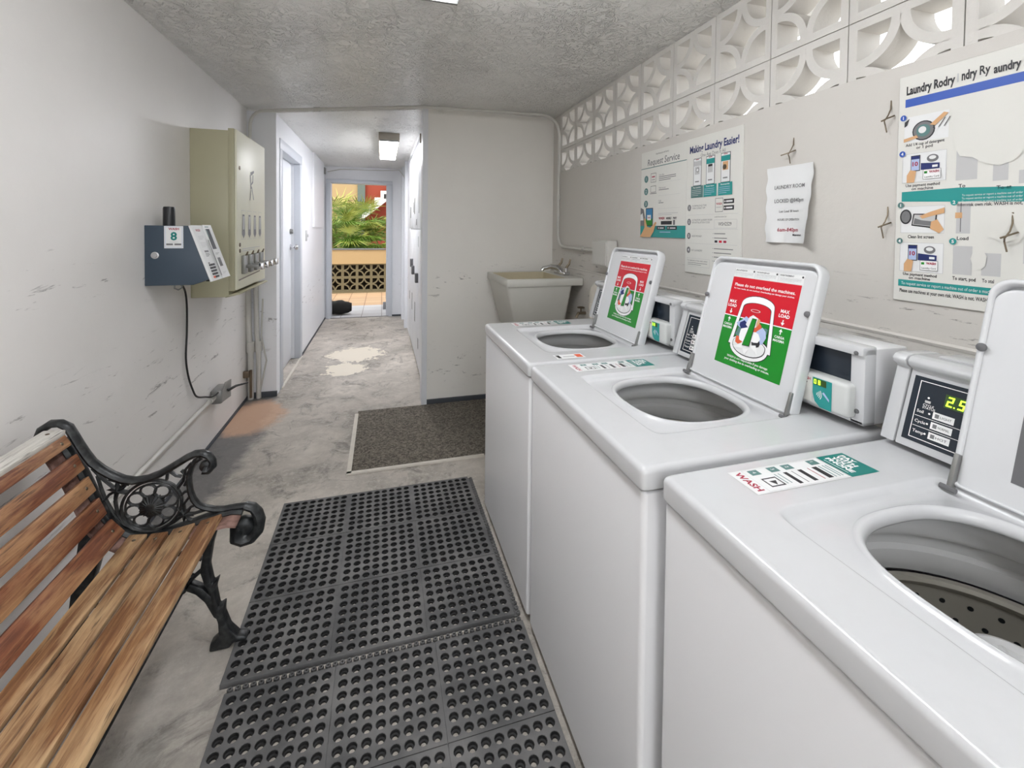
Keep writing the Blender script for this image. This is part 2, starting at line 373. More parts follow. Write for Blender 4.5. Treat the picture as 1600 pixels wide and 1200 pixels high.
# text -> polygons
_tc = {}
def text_mesh(body, bold=0.0):
    key = (body, bold)
    if key not in _tc:
        c = bpy.data.curves.new('t', 'FONT'); c.body = body; c.size = 1; c.resolution_u = 2; c.offset = bold
        o = bpy.data.objects.new('t', c); me = bpy.data.meshes.new_from_object(o)
        vs = [(v.co.x, v.co.y) for v in me.vertices]; fs = [list(p.vertices) for p in me.polygons]
        bpy.data.objects.remove(o); bpy.data.curves.remove(c); bpy.data.meshes.remove(me)
        _tc[key] = (vs, fs)
    return _tc[key]
class Sheet:
    """flat printing: u to the right, v up, as one looks at the sheet"""
    def __init__(s, O, U, V, h=.0005):
        s.O, s.U, s.V = Vector(O), Vector(U).normalized(), Vector(V).normalized(); s.N = s.U.cross(s.V); s.h = h; s.mb = MB()
        s.warp = None
    def p(s, u, v, l=1): return s.O+s.U*u+s.V*v+s.N*(s.h*l+(s.warp(u, v) if s.warp else 0))
    def rect(s, u0, v0, u1, v1, mat, l=1): s.mb.add([s.p(u0, v0, l), s.p(u1, v0, l), s.p(u1, v1, l), s.p(u0, v1, l)], [(0, 1, 2, 3)], mat); return s
    def frame(s, u0, v0, u1, v1, w, mat, l=1):
        s.rect(u0, v0, u1, v0+w, mat, l); s.rect(u0, v1-w, u1, v1, mat, l); s.rect(u0, v0, u0+w, v1, mat, l); s.rect(u1-w, v0, u1, v1, mat, l); return s
    def poly(s, pts, mat, l=1): s.mb.add([s.p(u, v, l) for u, v in pts], [tuple(range(len(pts)))], mat); return s
    def circ(s, u, v, r, mat, l=1, ry=None, n=20): ry = ry or r; return s.poly([(u+r*math.cos(2*PI*k/n), v+ry*math.sin(2*PI*k/n)) for k in range(n)], mat, l)
    def text(s, body, u, v, size, mat, l=2, align='L', bold=0, xs=1.0, skew=0, width=None, rot=0):
        vs, fs = text_mesh(body, bold)
        if not vs: return s
        x0, x1 = min(a for a, _ in vs), max(a for a, _ in vs)
        k = size/.7
        if width: xs = width/((x1-x0)*k)
        off = {'L': -x0, 'C': -(x0+x1)/2, 'R': -x1}[align]
        cr, sr = math.cos(rot), math.sin(rot); out = []
        for a, b in vs:
            uu = (a+off)*k*xs+b*k*skew; vv = b*k
            out.append(s.p(u+uu*cr-vv*sr, v+uu*sr+vv*cr, l))
        s.mb.add(out, fs, mat); return s
    def lines(s, u0, v0, w, n, dv, mat, th=.0015, l=1):
        for i in range(n):
            ww = w*(1 if i < n-1 else .7); s.rect(u0, v0-i*dv-th, u0+ww, v0-i*dv, mat, l)
        return s

# ================================================================== SETTING
CZ = 2.31; HZ = 2.295
def sbox(name, boxes, mat):
    b = MB()
    for q in boxes: b.box(*q, mat)
    return struct(b.build(name))
sbox('floor', [(-1.15, 1.5, -2.6, 7.36, -.08, 0)], 'floor')
sbox('ground_walkway', [(-3.5, 3.0, 8.36, 10.12, -.12, -.02)], 'tile_out')
sbox('door_sill', [(-1.2, 1.5, 7.36, 8.36, -.1, -.006)], 'tile_sill')
sbox('ground', [(-30, 30, -30, 40, -.4, -.13)], 'ground')
b = MB(); b.prism([(-1.15, -2.6), (1.9, -2.6), (1.9, 3.53), (.31, 3.53), (-.82, 4.02), (-1.15, 4.02)], CZ, CZ+.15, 'ceiling', 'Z')
struct(b.build('ceiling'))
b = MB(); b.prism([(.31, 3.53), (1.5, 3.54), (1.5, 7.5), (-1.15, 7.5), (-1.15, 4.025), (-.82, 4.02)], HZ, HZ+.15, 'ceiling', 'Z')
struct(b.build('ceiling'))
sbox('ceiling', [(-2.2, 2.0, 7.5, 8.35, HZ, HZ+.15)], 'shade_roof')  # unseen eave added to shade the sill and cut sky light outside
sbox('wall_left', [(-1.15, -1.03, -2.6, 4.02, 0, CZ)], 'wall_left')
sbox('wall_hall_left', [(-1.3, -.82, 4.02, 4.22, 0, HZ), (-1.3, -.82, 5.12, 7.36, 0, HZ), (-1.3, -.82, 4.22, 5.12, 2.06, HZ), (-1.35, -1.3, 4.02, 7.3, 0, HZ)], 'hall')
sbox('trim_1', [(-.82, -.80, 5.99, 6.94, 1.377, HZ)], 'hall')
sbox('wall_back', [(.312, 1.5, 3.53, 3.65, 0, CZ)], 'wall_back')
sbox('wall_hall_right', [(.425, .6, 3.65, 7.24, 0, HZ)], 'hall'); sbox('wall_hall_right', [(.34, .425, 5.82, 7.24, 0, HZ)], 'hall'); sbox('wall_hall_right', [(.34, .425, 3.65, 5.82, 2.245, HZ)], 'hall')
sbox('trim_2', [(.300, .340, 3.515, 3.68, 0, CZ)], 'trim')
sbox('trim_3', [(.300, .345, 6.3, 6.42, 0, HZ), (.285, .345, 6.9, 7.02, 0, HZ)], 'trim')
sbox('baseboard_back', [(.34, 1.38, 3.512, 3.53, 0, .035)], 'base')
sbox('baseboard_left', [(-1.02, -.815, 4.0, 4.02, 0, .04), (-1.03, -1.022, 2.0, 4.0, 0, .02)], 'base')
sbox('baseboard_hall', [(-.82, -.812, 5.2, 7.3, 0, .02), (.155, .33, 7.2, 7.24, 0, .02)], 'base')
# end wall with doorway
sbox('wall_end', [(-1.3, -.755, 7.24, 7.36, 0, HZ), (.14, .6, 7.24, 7.36, 0, HZ), (-.755, .14, 7.24, 7.36, 2.055, HZ)], 'hall')
b = MB()
for q in ((-.80, -.735, 7.2, 7.4, 0, 2.045), (.065, .155, 7.2, 7.4, 0, 2.045), (-.80, .155, 7.2, 7.4, 2.045, 2.10)): b.bbox(*q, 'trim_grey', .006)
struct(b.build('trim_4'))
b = MB(); b.box(-.74, .1, 7.2, 7.37, -.01, .012, 'tile_sill'); struct(b.build('trim_5'))
# right wall and its breeze block screen
SZ = 1.845; P = .2905
wr = sbox('wall_right', [(1.382, 1.5, -2.6, 3.53, 0, SZ), (1.382, 1.5, 3.376, 3.53, SZ, CZ), (1.366, 1.383, -2.6, 3.53, 0, 1.09)], 'wall_right')
def block_mesh(s, depth, mat, fr=.0135, r0=.098, r1=.128):
    """one breeze block, in the YZ plane, front face at x=0 going to x=depth; origin at lower corner"""
    b = MB(); g = .0015
    for q in ((g, fr, g, s-g), (s-fr, s-g, g, s-g), (fr, s-fr, g, fr), (fr, s-fr, s-fr, s-g)): b.box(0, depth, q[0], q[1], q[2], q[3], mat)
    n = 12
    for cy, cz, a in ((fr, fr, 0), (s-fr, fr, PI/2), (s-fr, s-fr, PI), (fr, s-fr, 1.5*PI)):
        R0, R1 = r0, r1+.004
        L = []
        for k in range(n+1):
            t = a+PI/2*k/n; c_, s_ = math.cos(t), math.sin(t)
            L.append([(0, cy+R0*c_, cz+R0*s_), (0, cy+R1*c_, cz+R1*s_), (depth, cy+R1*c_, cz+R1*s_), (depth, cy+R0*c_, cz+R0*s_)])
        b.loops(L, mat)
    return b
first = None
for row, z in enumerate((2.0205, 1.73)):
    for k in range(-11, 8):
        y = 1.052+k*P
        if first is None:
            first = fixn(block_mesh(P, .095, 'block', .027, .094, .117).build('breeze_block', wr)); o = first
        else:
            o = first.copy(); COL.objects.link(o)
        o.location = (1.384, y, z); struct(o)
# paint edge strip at the screen's foot
b = MB(); b.tube([(1.372, -2.5, 1.10), (1.368, .4, 1.094), (1.372, 1.2, 1.098), (1.366, 2.2, 1.092), (1.37, 3.5, 1.09)], .008, 'wall_right', 6); struct(b.build('trim_6'))

# hallway door on the left
b = MB()
for q in ((-.94, -.812, 4.14, 4.24, 0, 2.03), (-.94, -.812, 5.10, 5.20, 0, 2.03), (-.94, -.812, 4.14, 5.20, 2.03, 2.12)): b.bbox(*q, 'trim_grey', .006)
for q in ((-.915, -.875, 4.235, 4.25, .01, 2.035), (-.915, -.875, 5.085, 5.10, .01, 2.035)): b.box(*q, 'trim')
fr = struct(b.build('trim_7'))
b = MB(); b.bbox(-.94, -.90, 4.24, 5.10, .015, 2.03, 'trim', .003); dr = struct(b.build('door_1'))
b = MB(); b.lathe([(0, .075), (.02, .075), (.03, .06), (.03, .05), (.012, .035), (.012, .01), (.03, .008), (.03, 0)], (-.90, 5.03, 1.17), 'chrome', 20, 'X'); b.build('door_handle', dr)
b = MB(); b.lathe([(0, .03), (.022, .028), (.028, 0)], (-.90, 5.03, 1.33), 'dullmetal', 20, 'X'); b.build('deadbolt', dr)
b = MB(); b.box(-.82, -.80, 4.17, 5.15, 0, .012, 'tape'); struct(b.build('trim_8'))

# end door, swung outwards
b = MB(); b.bbox(.085, .125, 7.42, 8.28, .02, 2.03, 'trim', .003); d2_ = struct(b.build('door_2'))
for z in (.3, 1.1, 1.83):
    b = MB(); b.tube([(.078, 7.405, z-.05), (.078, 7.405, z+.05)], .009, 'dullmetal', 8); b.box(.062, .082, 7.395, 7.402, z-.05, z+.05, 'dullmetal'); b.build('hinge', d2_)
b = MB(); b.tube([(.085, 8.2, 1.0), (.04, 8.2, 1.0), (.04, 8.09, 1.0)], .009, 'dullmetal', 8); b.bbox(.078, .086, 8.17, 8.23, .9, 1.12, 'brass', .003); b.build('door_handle', d2_)
b = MB(); b.bbox(.03, .084, 7.9, 8.1, 1.88, 1.95, 'darkgrey', .004); b.build('door_closer', d2_)

# ================================================================== OUTSIDE
def gw():
    g = thing('garden_wall', 'cream garden wall with diamond patterned tan breeze blocks beyond the doorway', 'wall', (-.5, 10.12, 0))
    first = fixn(block_mesh(.2905, .10, 'block_out', .026, .098, .118).build('breeze_block', g))
    Rz = Matrix.Rotation(PI/2, 4, 'Z')
    n = 0
    for row in range(2):
        for k in range(-5, 5):
            o = first if n == 0 else first.copy()
            if n: COL.objects.link(o)
            n += 1
            o.rotation_euler = (0, 0, PI/2); o.location = (.073+k*.2905+.2905+.5, 0, .02+row*.2905)
    b = MB(); b.box(-1.5, 1.7, 10.08, 10.26, .60, .90, 'cream'); b.box(-2.2, -1.379, 10.10, 10.24, -.1, .6, 'cream'); b.box(1.51, 2.2, 10.1, 10.24, -.1, .6, 'cream'); b.box(-2.2, -1.5, 10.08, 10.26, .6, .9, 'cream'); b.box(1.7, 2.2, 10.08, 10.26, .6, .9, 'cream')
    at(g, b, 'wall_band')
    b = MB(); b.bbox(-2.2, 2.2, 10.06, 10.28, .90, .925, 'darkgrey', .004); at(g, b, 'coping')
    b = MB(); b.box(-2.2, 2.2, 10.08, 10.26, -.1, .018, 'block_out'); at(g, b, 'footing')
gw()
sbox('planting_bed', [(-2.4, 2.4, 10.45, 13.3, -.1, .55)], 'soil')
def facade():
    g = thing('apartment_building', 'terracotta and cream building with a white zigzag stair beyond the palms', 'building', (-.5, 14, 0))
    b = MB(); b.box(-4, -.69, 14, 14.3, 0, 6, 'cream'); at(g, b, 'cream_wall')
    b = MB(); b.box(-.69, -.48, 13.95, 14.3, 0, 6, 'darkgreen'); at(g, b, 'downpipe_strip')
    b = MB(); b.box(-.48, 2.5, 14.1, 14.4, 0, 6, 'redwall'); at(g, b, 'terracotta_wall')
    # stair: stepped white stringer rising right
    pts = [(-.55, 1.60)]
    x, z = -.55, 1.86
    pts.append((x, z))
    for i in range(7): pts += [(x+.17, z), (x+.17, z+.2)]; x += .17; z += .2
    pts += [(x+.3, z), (x+.3, z-.42)]
    b = MB(); b.prism(pts, 13.7, 13.98, 'white_st', 'Y'); at(g, b, 'stair')
    arch = [(-.42, 0), (1.5, 0), (1.5, 2.6), (.62, 2.6), (.1, 1.9)]
    arch = [(-.42, 0), (1.5, 0), (1.5, 2.62), (.2, 1.62), (-.1, 1.55), (-.3, 1.30), (-.42, .9)]
    b = MB(); b.prism(arch, 13.5, 13.68, 'redwall', 'Y'); at(g, b, 'stair_side_wall')
    b = MB(); b.bbox(.3, 1.2, 13.95, 14.1, 2.9, 3.9, 'darkgreen', .01); at(g, b, 'window')
facade()
def palm(x, y, z, h, n, label, seed, mat, size=1.0):
    rng = random.Random(seed)
    g = thing('fan_palm', label, 'palm', (x, y, z), 'palms beyond the garden wall')
    b = MB()
    for k in range(3):
        a = rng.uniform(0, 6.28); b.tube([(x, y, z), (x+.06*math.cos(a), y+.06*math.sin(a), z+h*.5), (x+.16*math.cos(a), y+.16*math.sin(a), z+h)], [.05, .035, .02], 'trunk', 7)
    at(g, b, 'trunk')
    b = MB()
    for i in range(n):
        a = rng.uniform(0, 2*PI); el = rng.uniform(.0, 1.25); L = rng.uniform(.35, .85)*size
        base = Vector((x, y, z+h*rng.uniform(.25, 1)))
        d = Vector((math.cos(a)*math.cos(el), math.sin(a)*math.cos(el), math.sin(el)))
        tip = base+d*L
        b.tube([base, base+d*L*.5+Vector((0, 0, .03)), tip], .006, 'leaf', 5)
        side = d.cross(Vector((0, 0, 1))).normalized(); up = side.cross(d).normalized()
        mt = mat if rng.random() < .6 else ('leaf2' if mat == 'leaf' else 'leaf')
        nb = 18
        for k in range(nb):
            t = (k/(nb-1)-.5)*2.5; R = rng.uniform(.40, .66)*size
            dd = (d*math.cos(t)+side*math.sin(t)).normalized(); w = up.cross(dd).normalized()*.011
            p1 = tip+dd*R*.5+up*.015; p2 = tip+dd*R-Vector((0, 0, rng.uniform(.05, .16)))*size
            b.add([tip, p1-w, p2, p1+w, p1+up*.008], [(0, 1, 4), (1, 2, 4), (2, 3, 4), (3, 0, 4)], mt)
    at(g, b, 'foliage')
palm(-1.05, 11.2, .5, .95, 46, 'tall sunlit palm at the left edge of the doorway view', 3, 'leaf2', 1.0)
palm(-.55, 11.7, .5, .7, 44, 'middle palm with long drooping green leaves beyond the wall', 5, 'leaf', 1.0)
palm(-.75, 10.85, .5, .35, 26, 'low dark green palm growing just behind the garden wall coping', 9, 'leaf', .6)
palm(-.02, 11.9, .5, .45, 20, 'small palm in front of the terracotta wall at right', 12, 'leaf', .75)
# bag on the sill
b = MB(); rng = random.Random(4)
L = []
for i in range(9):
    yy = i/8; R = .115*math.sin(PI*min(max(yy, .06), .94))**.35
    L.append([(-.86+yy*.40, 7.56+R*math.cos(2*PI*k/16)*1.1+.01*rng.random(), .105+max(R*math.sin(2*PI*k/16)*(1+.22*math.sin(i*2.2+k)*.5), -.098)) for k in range(16)])
b.loops(L, 'bag', cap0=True, cap1=True); o = b.build('bag'); tag(o, 'black bag lying on the sill at the left of the far doorway', 'bag')
b = MB(); b.prism([(7.86, -.006), (8.02, -.006), (8.02, .10)], .02, .08, 'darkgrey', 'X', .004); tag(b.build('door_stop'), 'grey wedge door stop at the foot of the open end door', 'door stop')

# ================================================================== CEILING LIGHTS
def lamp(x, y0, y1, z, em, label, boxy=False):
    g = thing('ceiling_light', label, 'light', (x, (y0+y1)/2, z), 'ceiling lights')
    if boxy:
        b = MB(); b.bbox(x-.098, x+.098, y0, y1, z-.068, z, 'lamphouse', .003); at(g, b, 'housing')
        b = MB(); b.prism([(x-.090, z-.066), (x-.084, z-.082), (x+.084, z-.082), (x+.090, z-.066)], y0+.01, y1-.01, em, 'Y', .004); at(g, b, 'diffuser')
        for y in (y0+.002, y1-.012):
            b = MB(); b.box(x-.092, x+.092, y, y+.010, z-.084, z-.066, 'dullmetal'); at(g, b, 'end_cap')
        return
    b = MB(); b.bbox(x-.10, x+.10, y0-.01, y1+.01, z-.05, z, 'brass' if 0 else 'dullmetal', .004); at(g, b, 'housing')
    b = MB(); b.prism([(x-.098, z-.045), (x-.085, z-.098), (x+.085, z-.098), (x+.098, z-.045)], y0, y1, em, 'Y', .006); at(g, b, 'diffuser')
    for y in (y0-.012, y1+.002):
        b = MB(); b.prism([(x-.104, z), (x-.104, z-.055), (x-.09, z-.104), (x+.09, z-.104), (x+.104, z-.055), (x+.104, z)], y, y+.012, 'dullmetal', 'Y', .002); at(g, b, 'end_cap')
lamp(.065, 4.5, 5.72, HZ, 'lampem2', 'boxy fluorescent ceiling light with glowing diffuser in the hallway', True)
lamp(.175, -1.6, -.44, CZ, 'lampem', 'unseen fluorescent ceiling light added behind the camera to brighten the room')  # extra fixture put in behind the camera as fill for the room
lamp(.175, .5, 1.66, CZ, 'lampem', 'fluorescent ceiling light over the laundry room, cut by the top edge of the photo')

# ================================================================== CONDUITS AND PIPES
def arc(p0, pc, p1, n=6):
    p0, pc, p1 = Vector(p0), Vector(pc), Vector(p1)
    return [((1-t)**2)*p0+2*t*(1-t)*pc+t*t*p1 for t in [i/n for i in range(n+1)]]
b = MB()
path = [(-.985, 3.93, 1.0), (-.985, 3.93, 2.10)]+arc((-.985, 3.93, 2.14), (-.985, 3.93, 2.275), (-.87, 3.90, 2.28))+[(.30, 3.40, 2.28), (1.12, 3.34, 2.28)]+arc((1.2, 3.335, 2.28), (1.345, 3.33, 2.27), (1.35, 3.33, 2.12))+[(1.35, 3.33, 1.40)]+arc((1.35, 3.33, 1.36), (1.355, 3.33, 1.245), (1.352, 3.21, 1.245))+[(1.352, 2.62, 1.245)]
b.tube(path, .0125, 'condpaint', 10)
for p, q in (((.40, 3.405, 2.28), (.44, 3.402, 2.28)), ((-.5, 3.745, 2.28), (-.46, 3.73, 2.28)), ((1.35, 3.33, 1.66), (1.35, 3.33, 1.62)), ((1.352, 2.9, 1.245), (1.352, 2.86, 1.245))): b.tube([p, q], .018, 'condpaint', 10)
tag(b.build('electrical_conduit'), 'painted conduit bending along the ceiling edge and down the corner', 'conduit')
for i, (x, y, r, lb) in enumerate(((-1.0, 3.985, .022, 'painted vertical pipe nearest the left wall below the vending cabinet'), (-.945, 3.995, .018, 'painted vertical pipe on the pillar, right of its neighbour'))):
    b = MB(); b.tube([(x-.02, y, 1.05), (x-.012, y, .52), (x, y, .40), (x, y, 0)], r, 'condpaint', 12); b.tube([(x, y, .46), (x, y, .38)], r+.008, 'condpaint', 12)
    if i: b.tube([(x+.03, y+.005, .8), (x+.02, y, .5), (x+.055, y+.005, .3), (x+.01, y, .05)], .007, 'condpaint', 6)
    tag(b.build('pipe'), lb, 'pipe', 'pipes beside the pillar')
b = MB(); b.tube([(-.985, 3.93, .03), (-.985, 3.93, .25)], .01, 'brass', 8); b.bbox(-1.03, -.99, 3.89, 3.92, .2, .25, 'brass', .004); tag(b.build('valve'), 'small dark metal fitting low in the left corner', 'valve')
b = MB(); b.tube([(-1.012, -1.5, .285), (-1.012, 3.18, .300)], .0125, 'condpaint', 10); b.tube([(-1.012, 3.14, .30), (-1.012, 3.2, .30)], .018, 'condpaint', 10)
wcd = b.build('electrical_conduit'); tag(wcd, 'painted conduit running low along the left wall behind the bench', 'conduit')
b = MB(); b.bbox(-1.03, -.965, 3.2, 3.34, .255, .345, 'dullmetal', .012); b.prism([(3.19, .27), (3.36, .25), (3.37, .36), (3.26, .375), (3.2, .34)], -.966, -.96, 'dullmetal', 'X'); tag(b.build('outlet_box'), 'metal outlet box at the end of the low wall conduit', 'outlet box')
b = MB(); b.bbox(1.30, 1.368, 2.42, 2.62, 1.155, 1.315, 'condpaint', .006); b.box(1.296, 1.302, 2.43, 2.61, 1.165, 1.305, 'condpaint'); tag(b.build('junction_box'), 'painted square junction box on the right wall above the far washer', 'junction box')
b = MB(); b.tube([(1.31, 2.60, .80), (1.31, 2.60, .93)]+arc((1.31, 2.60, .95), (1.31, 2.60, 1.03), (1.365, 2.56, 1.03)), .032, 'pvc', 14); b.tube([(1.31, 2.60, .87), (1.31, 2.6, .91)], .038, 'pvc', 14); b.tube([(1.31, 2.6, 0), (1.31, 2.6, .8)], .032, 'pvc', 14)
tag(b.build('drain_pipe'), 'off white plastic drain pipe elbow between the sink and far washer', 'pipe')

# hallway wires and light switch
b = MB(); b.tube([(-.78, 7.17, 2.2), (-.6, 7.18, 2.245), (.0, 7.18, 2.255), (.25, 7.0, 2.25), (.31, 6.6, 2.1)], .006, 'condpaint', 6); tag(b.build('wire'), 'thin wire sagging above the far door frame', 'wire')
b = MB(); b.bbox(-.82, -.795, 7.05, 7.16, 2.16, 2.25, 'dullmetal', .006); tag(b.build('junction_box'), 'small box at the top left of the far door frame', 'junction box')
g = thing('light_switch', 'narrow light switch plate on the hallway wall beside the white door', 'switch', (-.82, 5.5, 1.28))
b = MB(); b.bbox(-.82, -.812, 5.46, 5.54, 1.22, 1.34, 'inklight', .003); at(g, b, 'plate'); b = MB(); b.bbox(-.813, -.795, 5.492, 5.508, 1.265, 1.295, 'bezel', .002); at(g, b, 'toggle')

# hallway cabinet with broken doors
def meter():
    g = thing('utility_cabinet', 'tall white hallway cabinet with slotted peeling doors', 'cabinet', (.40, 4.7, 0))
    b = MB(); b.box(.352, .42, 3.69, 5.8, .02, 2.24, 'trim'); at(g, b, 'carcass')
    for (y0, y1, z0, z1) in ((3.7, 4.42, 1.375, 2.2), (4.43, 5.1, 1.375, 2.2), (5.11, 5.78, 1.375, 2.2), (3.7, 4.42, .04, 1.36), (4.43, 5.1, .04, 1.36), (5.11, 5.78, .04, 1.36)):
        b = MB(); b.bbox(.335, .352, y0, y1, z0, z1, 'trim', .002); d = at(g, b, 'door')
    slots = [(4.28, 4.33, 1.52, 1.98, 'inkgrey'), (4.84, 4.92, 1.53, 1.70, 'black'), (5.0, 5.06, 1.55, 1.66, 'black'), (5.5, 5.58, 1.5, 1.63, 'black'), (5.68, 5.74, .50, .60, 'black'), (5.2, 5.26, .45, .64, 'black'), (4.76, 4.83, .40, .60, 'black'), (4.33, 4.38, .22, .32, 'black'), (4.34, 4.37, 1.2, 1.3, 'inkgrey'), (5.3, 5.36, 1.6, 1.9, 'inklight'), (4.6, 4.64, 1.41, 1.47, 'ink')]
    for y0, y1, z0, z1, m in slots:
        b = MB(); b.box(.3335, .336, y0, y1, z0, z1, m); at(g, b, 'slot')
    for (y, z) in ((5.13, .99), (4.9, .93), (4.38, .90)):
        b = MB(); b.bbox(.305, .336, y-.03, y+.03, z-.045, z+.045, 'darkgrey', .004); at(g, b, 'latch_box')
    for z in (2.16,):
        b = MB(); b.tube([(.325, 3.98, z-.04), (.325, 3.98, z+.04)], .012, 'brass', 8); at(g, b, 'hinge')
meter()
# ================================================================== BENCH
def bench():
    Y1, Y0 = 1.648, .40
    g = thing('garden_bench', 'slatted wooden bench with ornate black cast iron ends by the left wall', 'bench', (-.7, 1.0, 0))
    out = [(-.971, .745), (-.962, .772), (-.94, .787), (-.918, .786), (-.898, .772), (-.884, .742), (-.872, .715), (-.857, .685), (-.841, .657), (-.818, .632), (-.793, .611), (-.765, .594), (-.736, .585), (-.70, .587), (-.668, .597), (-.64, .612), (-.616, .626), (-.594, .639), (-.572, .648), (-.553, .648), (-.535, .638), (-.524, .620), (-.524, .603), (-.534, .594), (-.546, .598)]
    inn = [(-.556, .634), (-.572, .625), (-.583, .604), (-.589, .58), (-.589, .555), (-.586, .527), (-.578, .501), (-.565, .481), (-.547, .469), (-.52, .459), (-.492, .455), (-.462, .457), (-.432, .456), (-.412, .448), (-.399, .434)]
    scroll = [(-.432, .456), (-.408, .446), (-.394, .426), (-.388, .40), (-.394, .37), (-.412, .352), (-.434, .350), (-.452, .362), (-.452, .384), (-.44, .394)]
    rail = [(-.916, .735), (-.90, .70), (-.884, .668), (-.87, .64), (-.857, .605), (-.845, .572), (-.834, .542), (-.822, .508), (-.806, .478), (-.79, .454), (-.77, .436), (-.746, .419), (-.721, .410), (-.688, .406), (-.653, .408), (-.618, .415), (-.583, .423), (-.54, .434), (-.502, .441), (-.465, .445), (-.437, .44)]
    def end(Y, s):
        b = MB()
        P3 = lambda l: [(x, Y, z) for x, z in l]
        N = (0, 1, 0)
        b.tube(P3(out), [.012]*3+[.011]*19+[.013, .016, .018], 'iron', 10, flat=N)
        b.tube(P3(inn), .0085, 'iron', 8, flat=N)
        b.tube(P3(scroll), [.012, .014, .016, .018, .02, .022, .024, .026, .024, .02], 'iron', 10, flat=N)
        b.tube(P3(rail), .0135, 'iron', 8, flat=N)
        cx, cz = -.690, .499
        for k, R in enumerate((.080, .070)): b.tube([(cx+R*math.cos(t), Y, cz+R*math.sin(t)) for t in [2*PI*i/40 for i in range(41)]], .0045 if k == 0 else .003, 'iron', 6, flat=N)
        def star(x, z, R, rot=0):
            pts = []
            for i in range(10):
                r = R if i % 2 == 0 else R*.42; t = rot+PI/2+i*PI/5; pts.append((x+r*math.cos(t), z+r*math.sin(t)))
            c0, c1 = (x, Y-.012, z), (x, Y+.012, z)
            vs = [(p[0], Y, p[1]) for p in pts]+[c0, c1]
            b.add(vs, [(i, (i+1) % 10, 10) for i in range(10)]+[((i+1) % 10, i, 11) for i in range(10)], 'iron')
        star(-.777, .563, .032, .2); star(-.602, .458, .030, .5)
        ex = [[(-.842, .640), (-.815, .602), (-.792, .575), (-.777, .563)], [(-.777, .563), (-.80, .552), (-.812, .535), (-.828, .53)], [(-.777, .563), (-.785, .53), (-.78, .49), (-.762, .455), (-.735, .43)],
              [(-.777, .563), (-.758, .585), (-.752, .592)], [(-.777, .563), (-.755, .553), (-.745, .556)], [(-.80, .60), (-.77, .585), (-.748, .575)],
              [(-.602, .458), (-.585, .478), (-.57, .484)], [(-.602, .458), (-.618, .475), (-.622, .48)], [(-.602, .458), (-.63, .437), (-.66, .425)], [(-.602, .458), (-.592, .44), (-.58, .432)], [(-.602, .458), (-.575, .455), (-.54, .462)], [(-.602, .458), (-.604, .49), (-.59, .51)],
              [(-.622, .54), (-.605, .565), (-.60, .60), (-.583, .62)], [(-.602, .55), (-.595, .565), (-.588, .57)], [(-.64, .60), (-.625, .585), (-.61, .58)], [(-.612, .52), (-.60, .53), (-.589, .53)], [(-.65, .575), (-.648, .595), (-.655, .603)], [(-.70, .58), (-.69, .585)],
              [(-.83, .53), (-.815, .50), (-.80, .475)], [(-.61, .60), (-.60, .585), (-.588, .59)]]
        for e in ex: b.tube(P3(e), .0045, 'iron', 6, flat=N)
        b.lathe([(0, .020), (.016, .021), (.028, .018), (.034, .010), (.035, 0), (.034, -.010), (.028, -.018), (.016, -.021), (0, -.020)], (-.434, Y, .386), 'iron', 24, 'Y')
        b.lathe([(0, .014), (.010, .014), (.017, .009), (.019, 0), (.017, -.009), (.010, -.014), (0, -.014)], (-.542, Y, .606), 'iron', 20, 'Y')
        # thin inner band following the back
        b.tube(P3([(-.83, .615), (-.822, .58), (-.812, .545), (-.80, .515), (-.785, .482), (-.762, .452), (-.735, .432)]), .004, 'iron', 6, flat=N)
        # front leg
        leg = [(-.520, .425), (-.548, .330), (-.557, .270), (-.544, .221), (-.526, .185), (-.523, .141), (-.507, .090), (-.505, .045), (-.530, .024), (-.532, .0), (-.475, 0), (-.460, .0145), (-.425, .0145), (-.422, .026), (-.448, .032), (-.474, .065), (-.490, .115), (-.488, .150), (-.505, .140), (-.515, .20), (-.505, .235), (-.522, .222), (-.532, .280), (-.522, .35), (-.502, .425)]
        b.prism(leg, Y-.02, Y+.016, 'iron', 'Y', .006)
        br = [(-.600, .215), (-.570, .196), (-.545, .165), (-.520, .11), (-.500, .09), (-.495, .12), (-.520, .175), (-.55, .213), (-.585, .236)]
        b.prism(br, Y-.016, Y+.012, 'iron', 'Y', .005)
        b.tube(P3([(-.600, .225), (-.575, .25), (-.553, .268)]), .007, 'iron', 7); b.tube(P3([(-.605, .20), (-.62, .235), (-.60, .262), (-.575, .25)]), .006, 'iron', 7)
        # rear leg
        rl = [(-.845, .56), (-.868, .45), (-.885, .33), (-.90, .20), (-.925, .09), (-.965, .03), (-.975, 0), (-.90, 0), (-.885, .05), (-.865, .15), (-.845, .26), (-.82, .36), (-.79, .43), (-.76, .42), (-.80, .50)]
        b.prism(rl, Y-.018, Y+.014, 'iron', 'Y', .005)
        b.tube(P3([(-.86, .22), (-.80, .20), (-.76, .25), (-.77, .31), (-.81, .31)]), .007, 'iron', 7)
        b.tube(P3([(-.80, .42), (-.73, .33), (-.70, .36), (-.66, .33), (-.60, .33), (-.555, .30)]), .007, 'iron', 7)
        e_ = at(g, b, 'end_frame')
        # brackets that carry the slats
        b = MB(); sgn = -s; yb = Y-.022*s
        ins = [(x+.004, z-.004) for x, z in rail]
        L = []
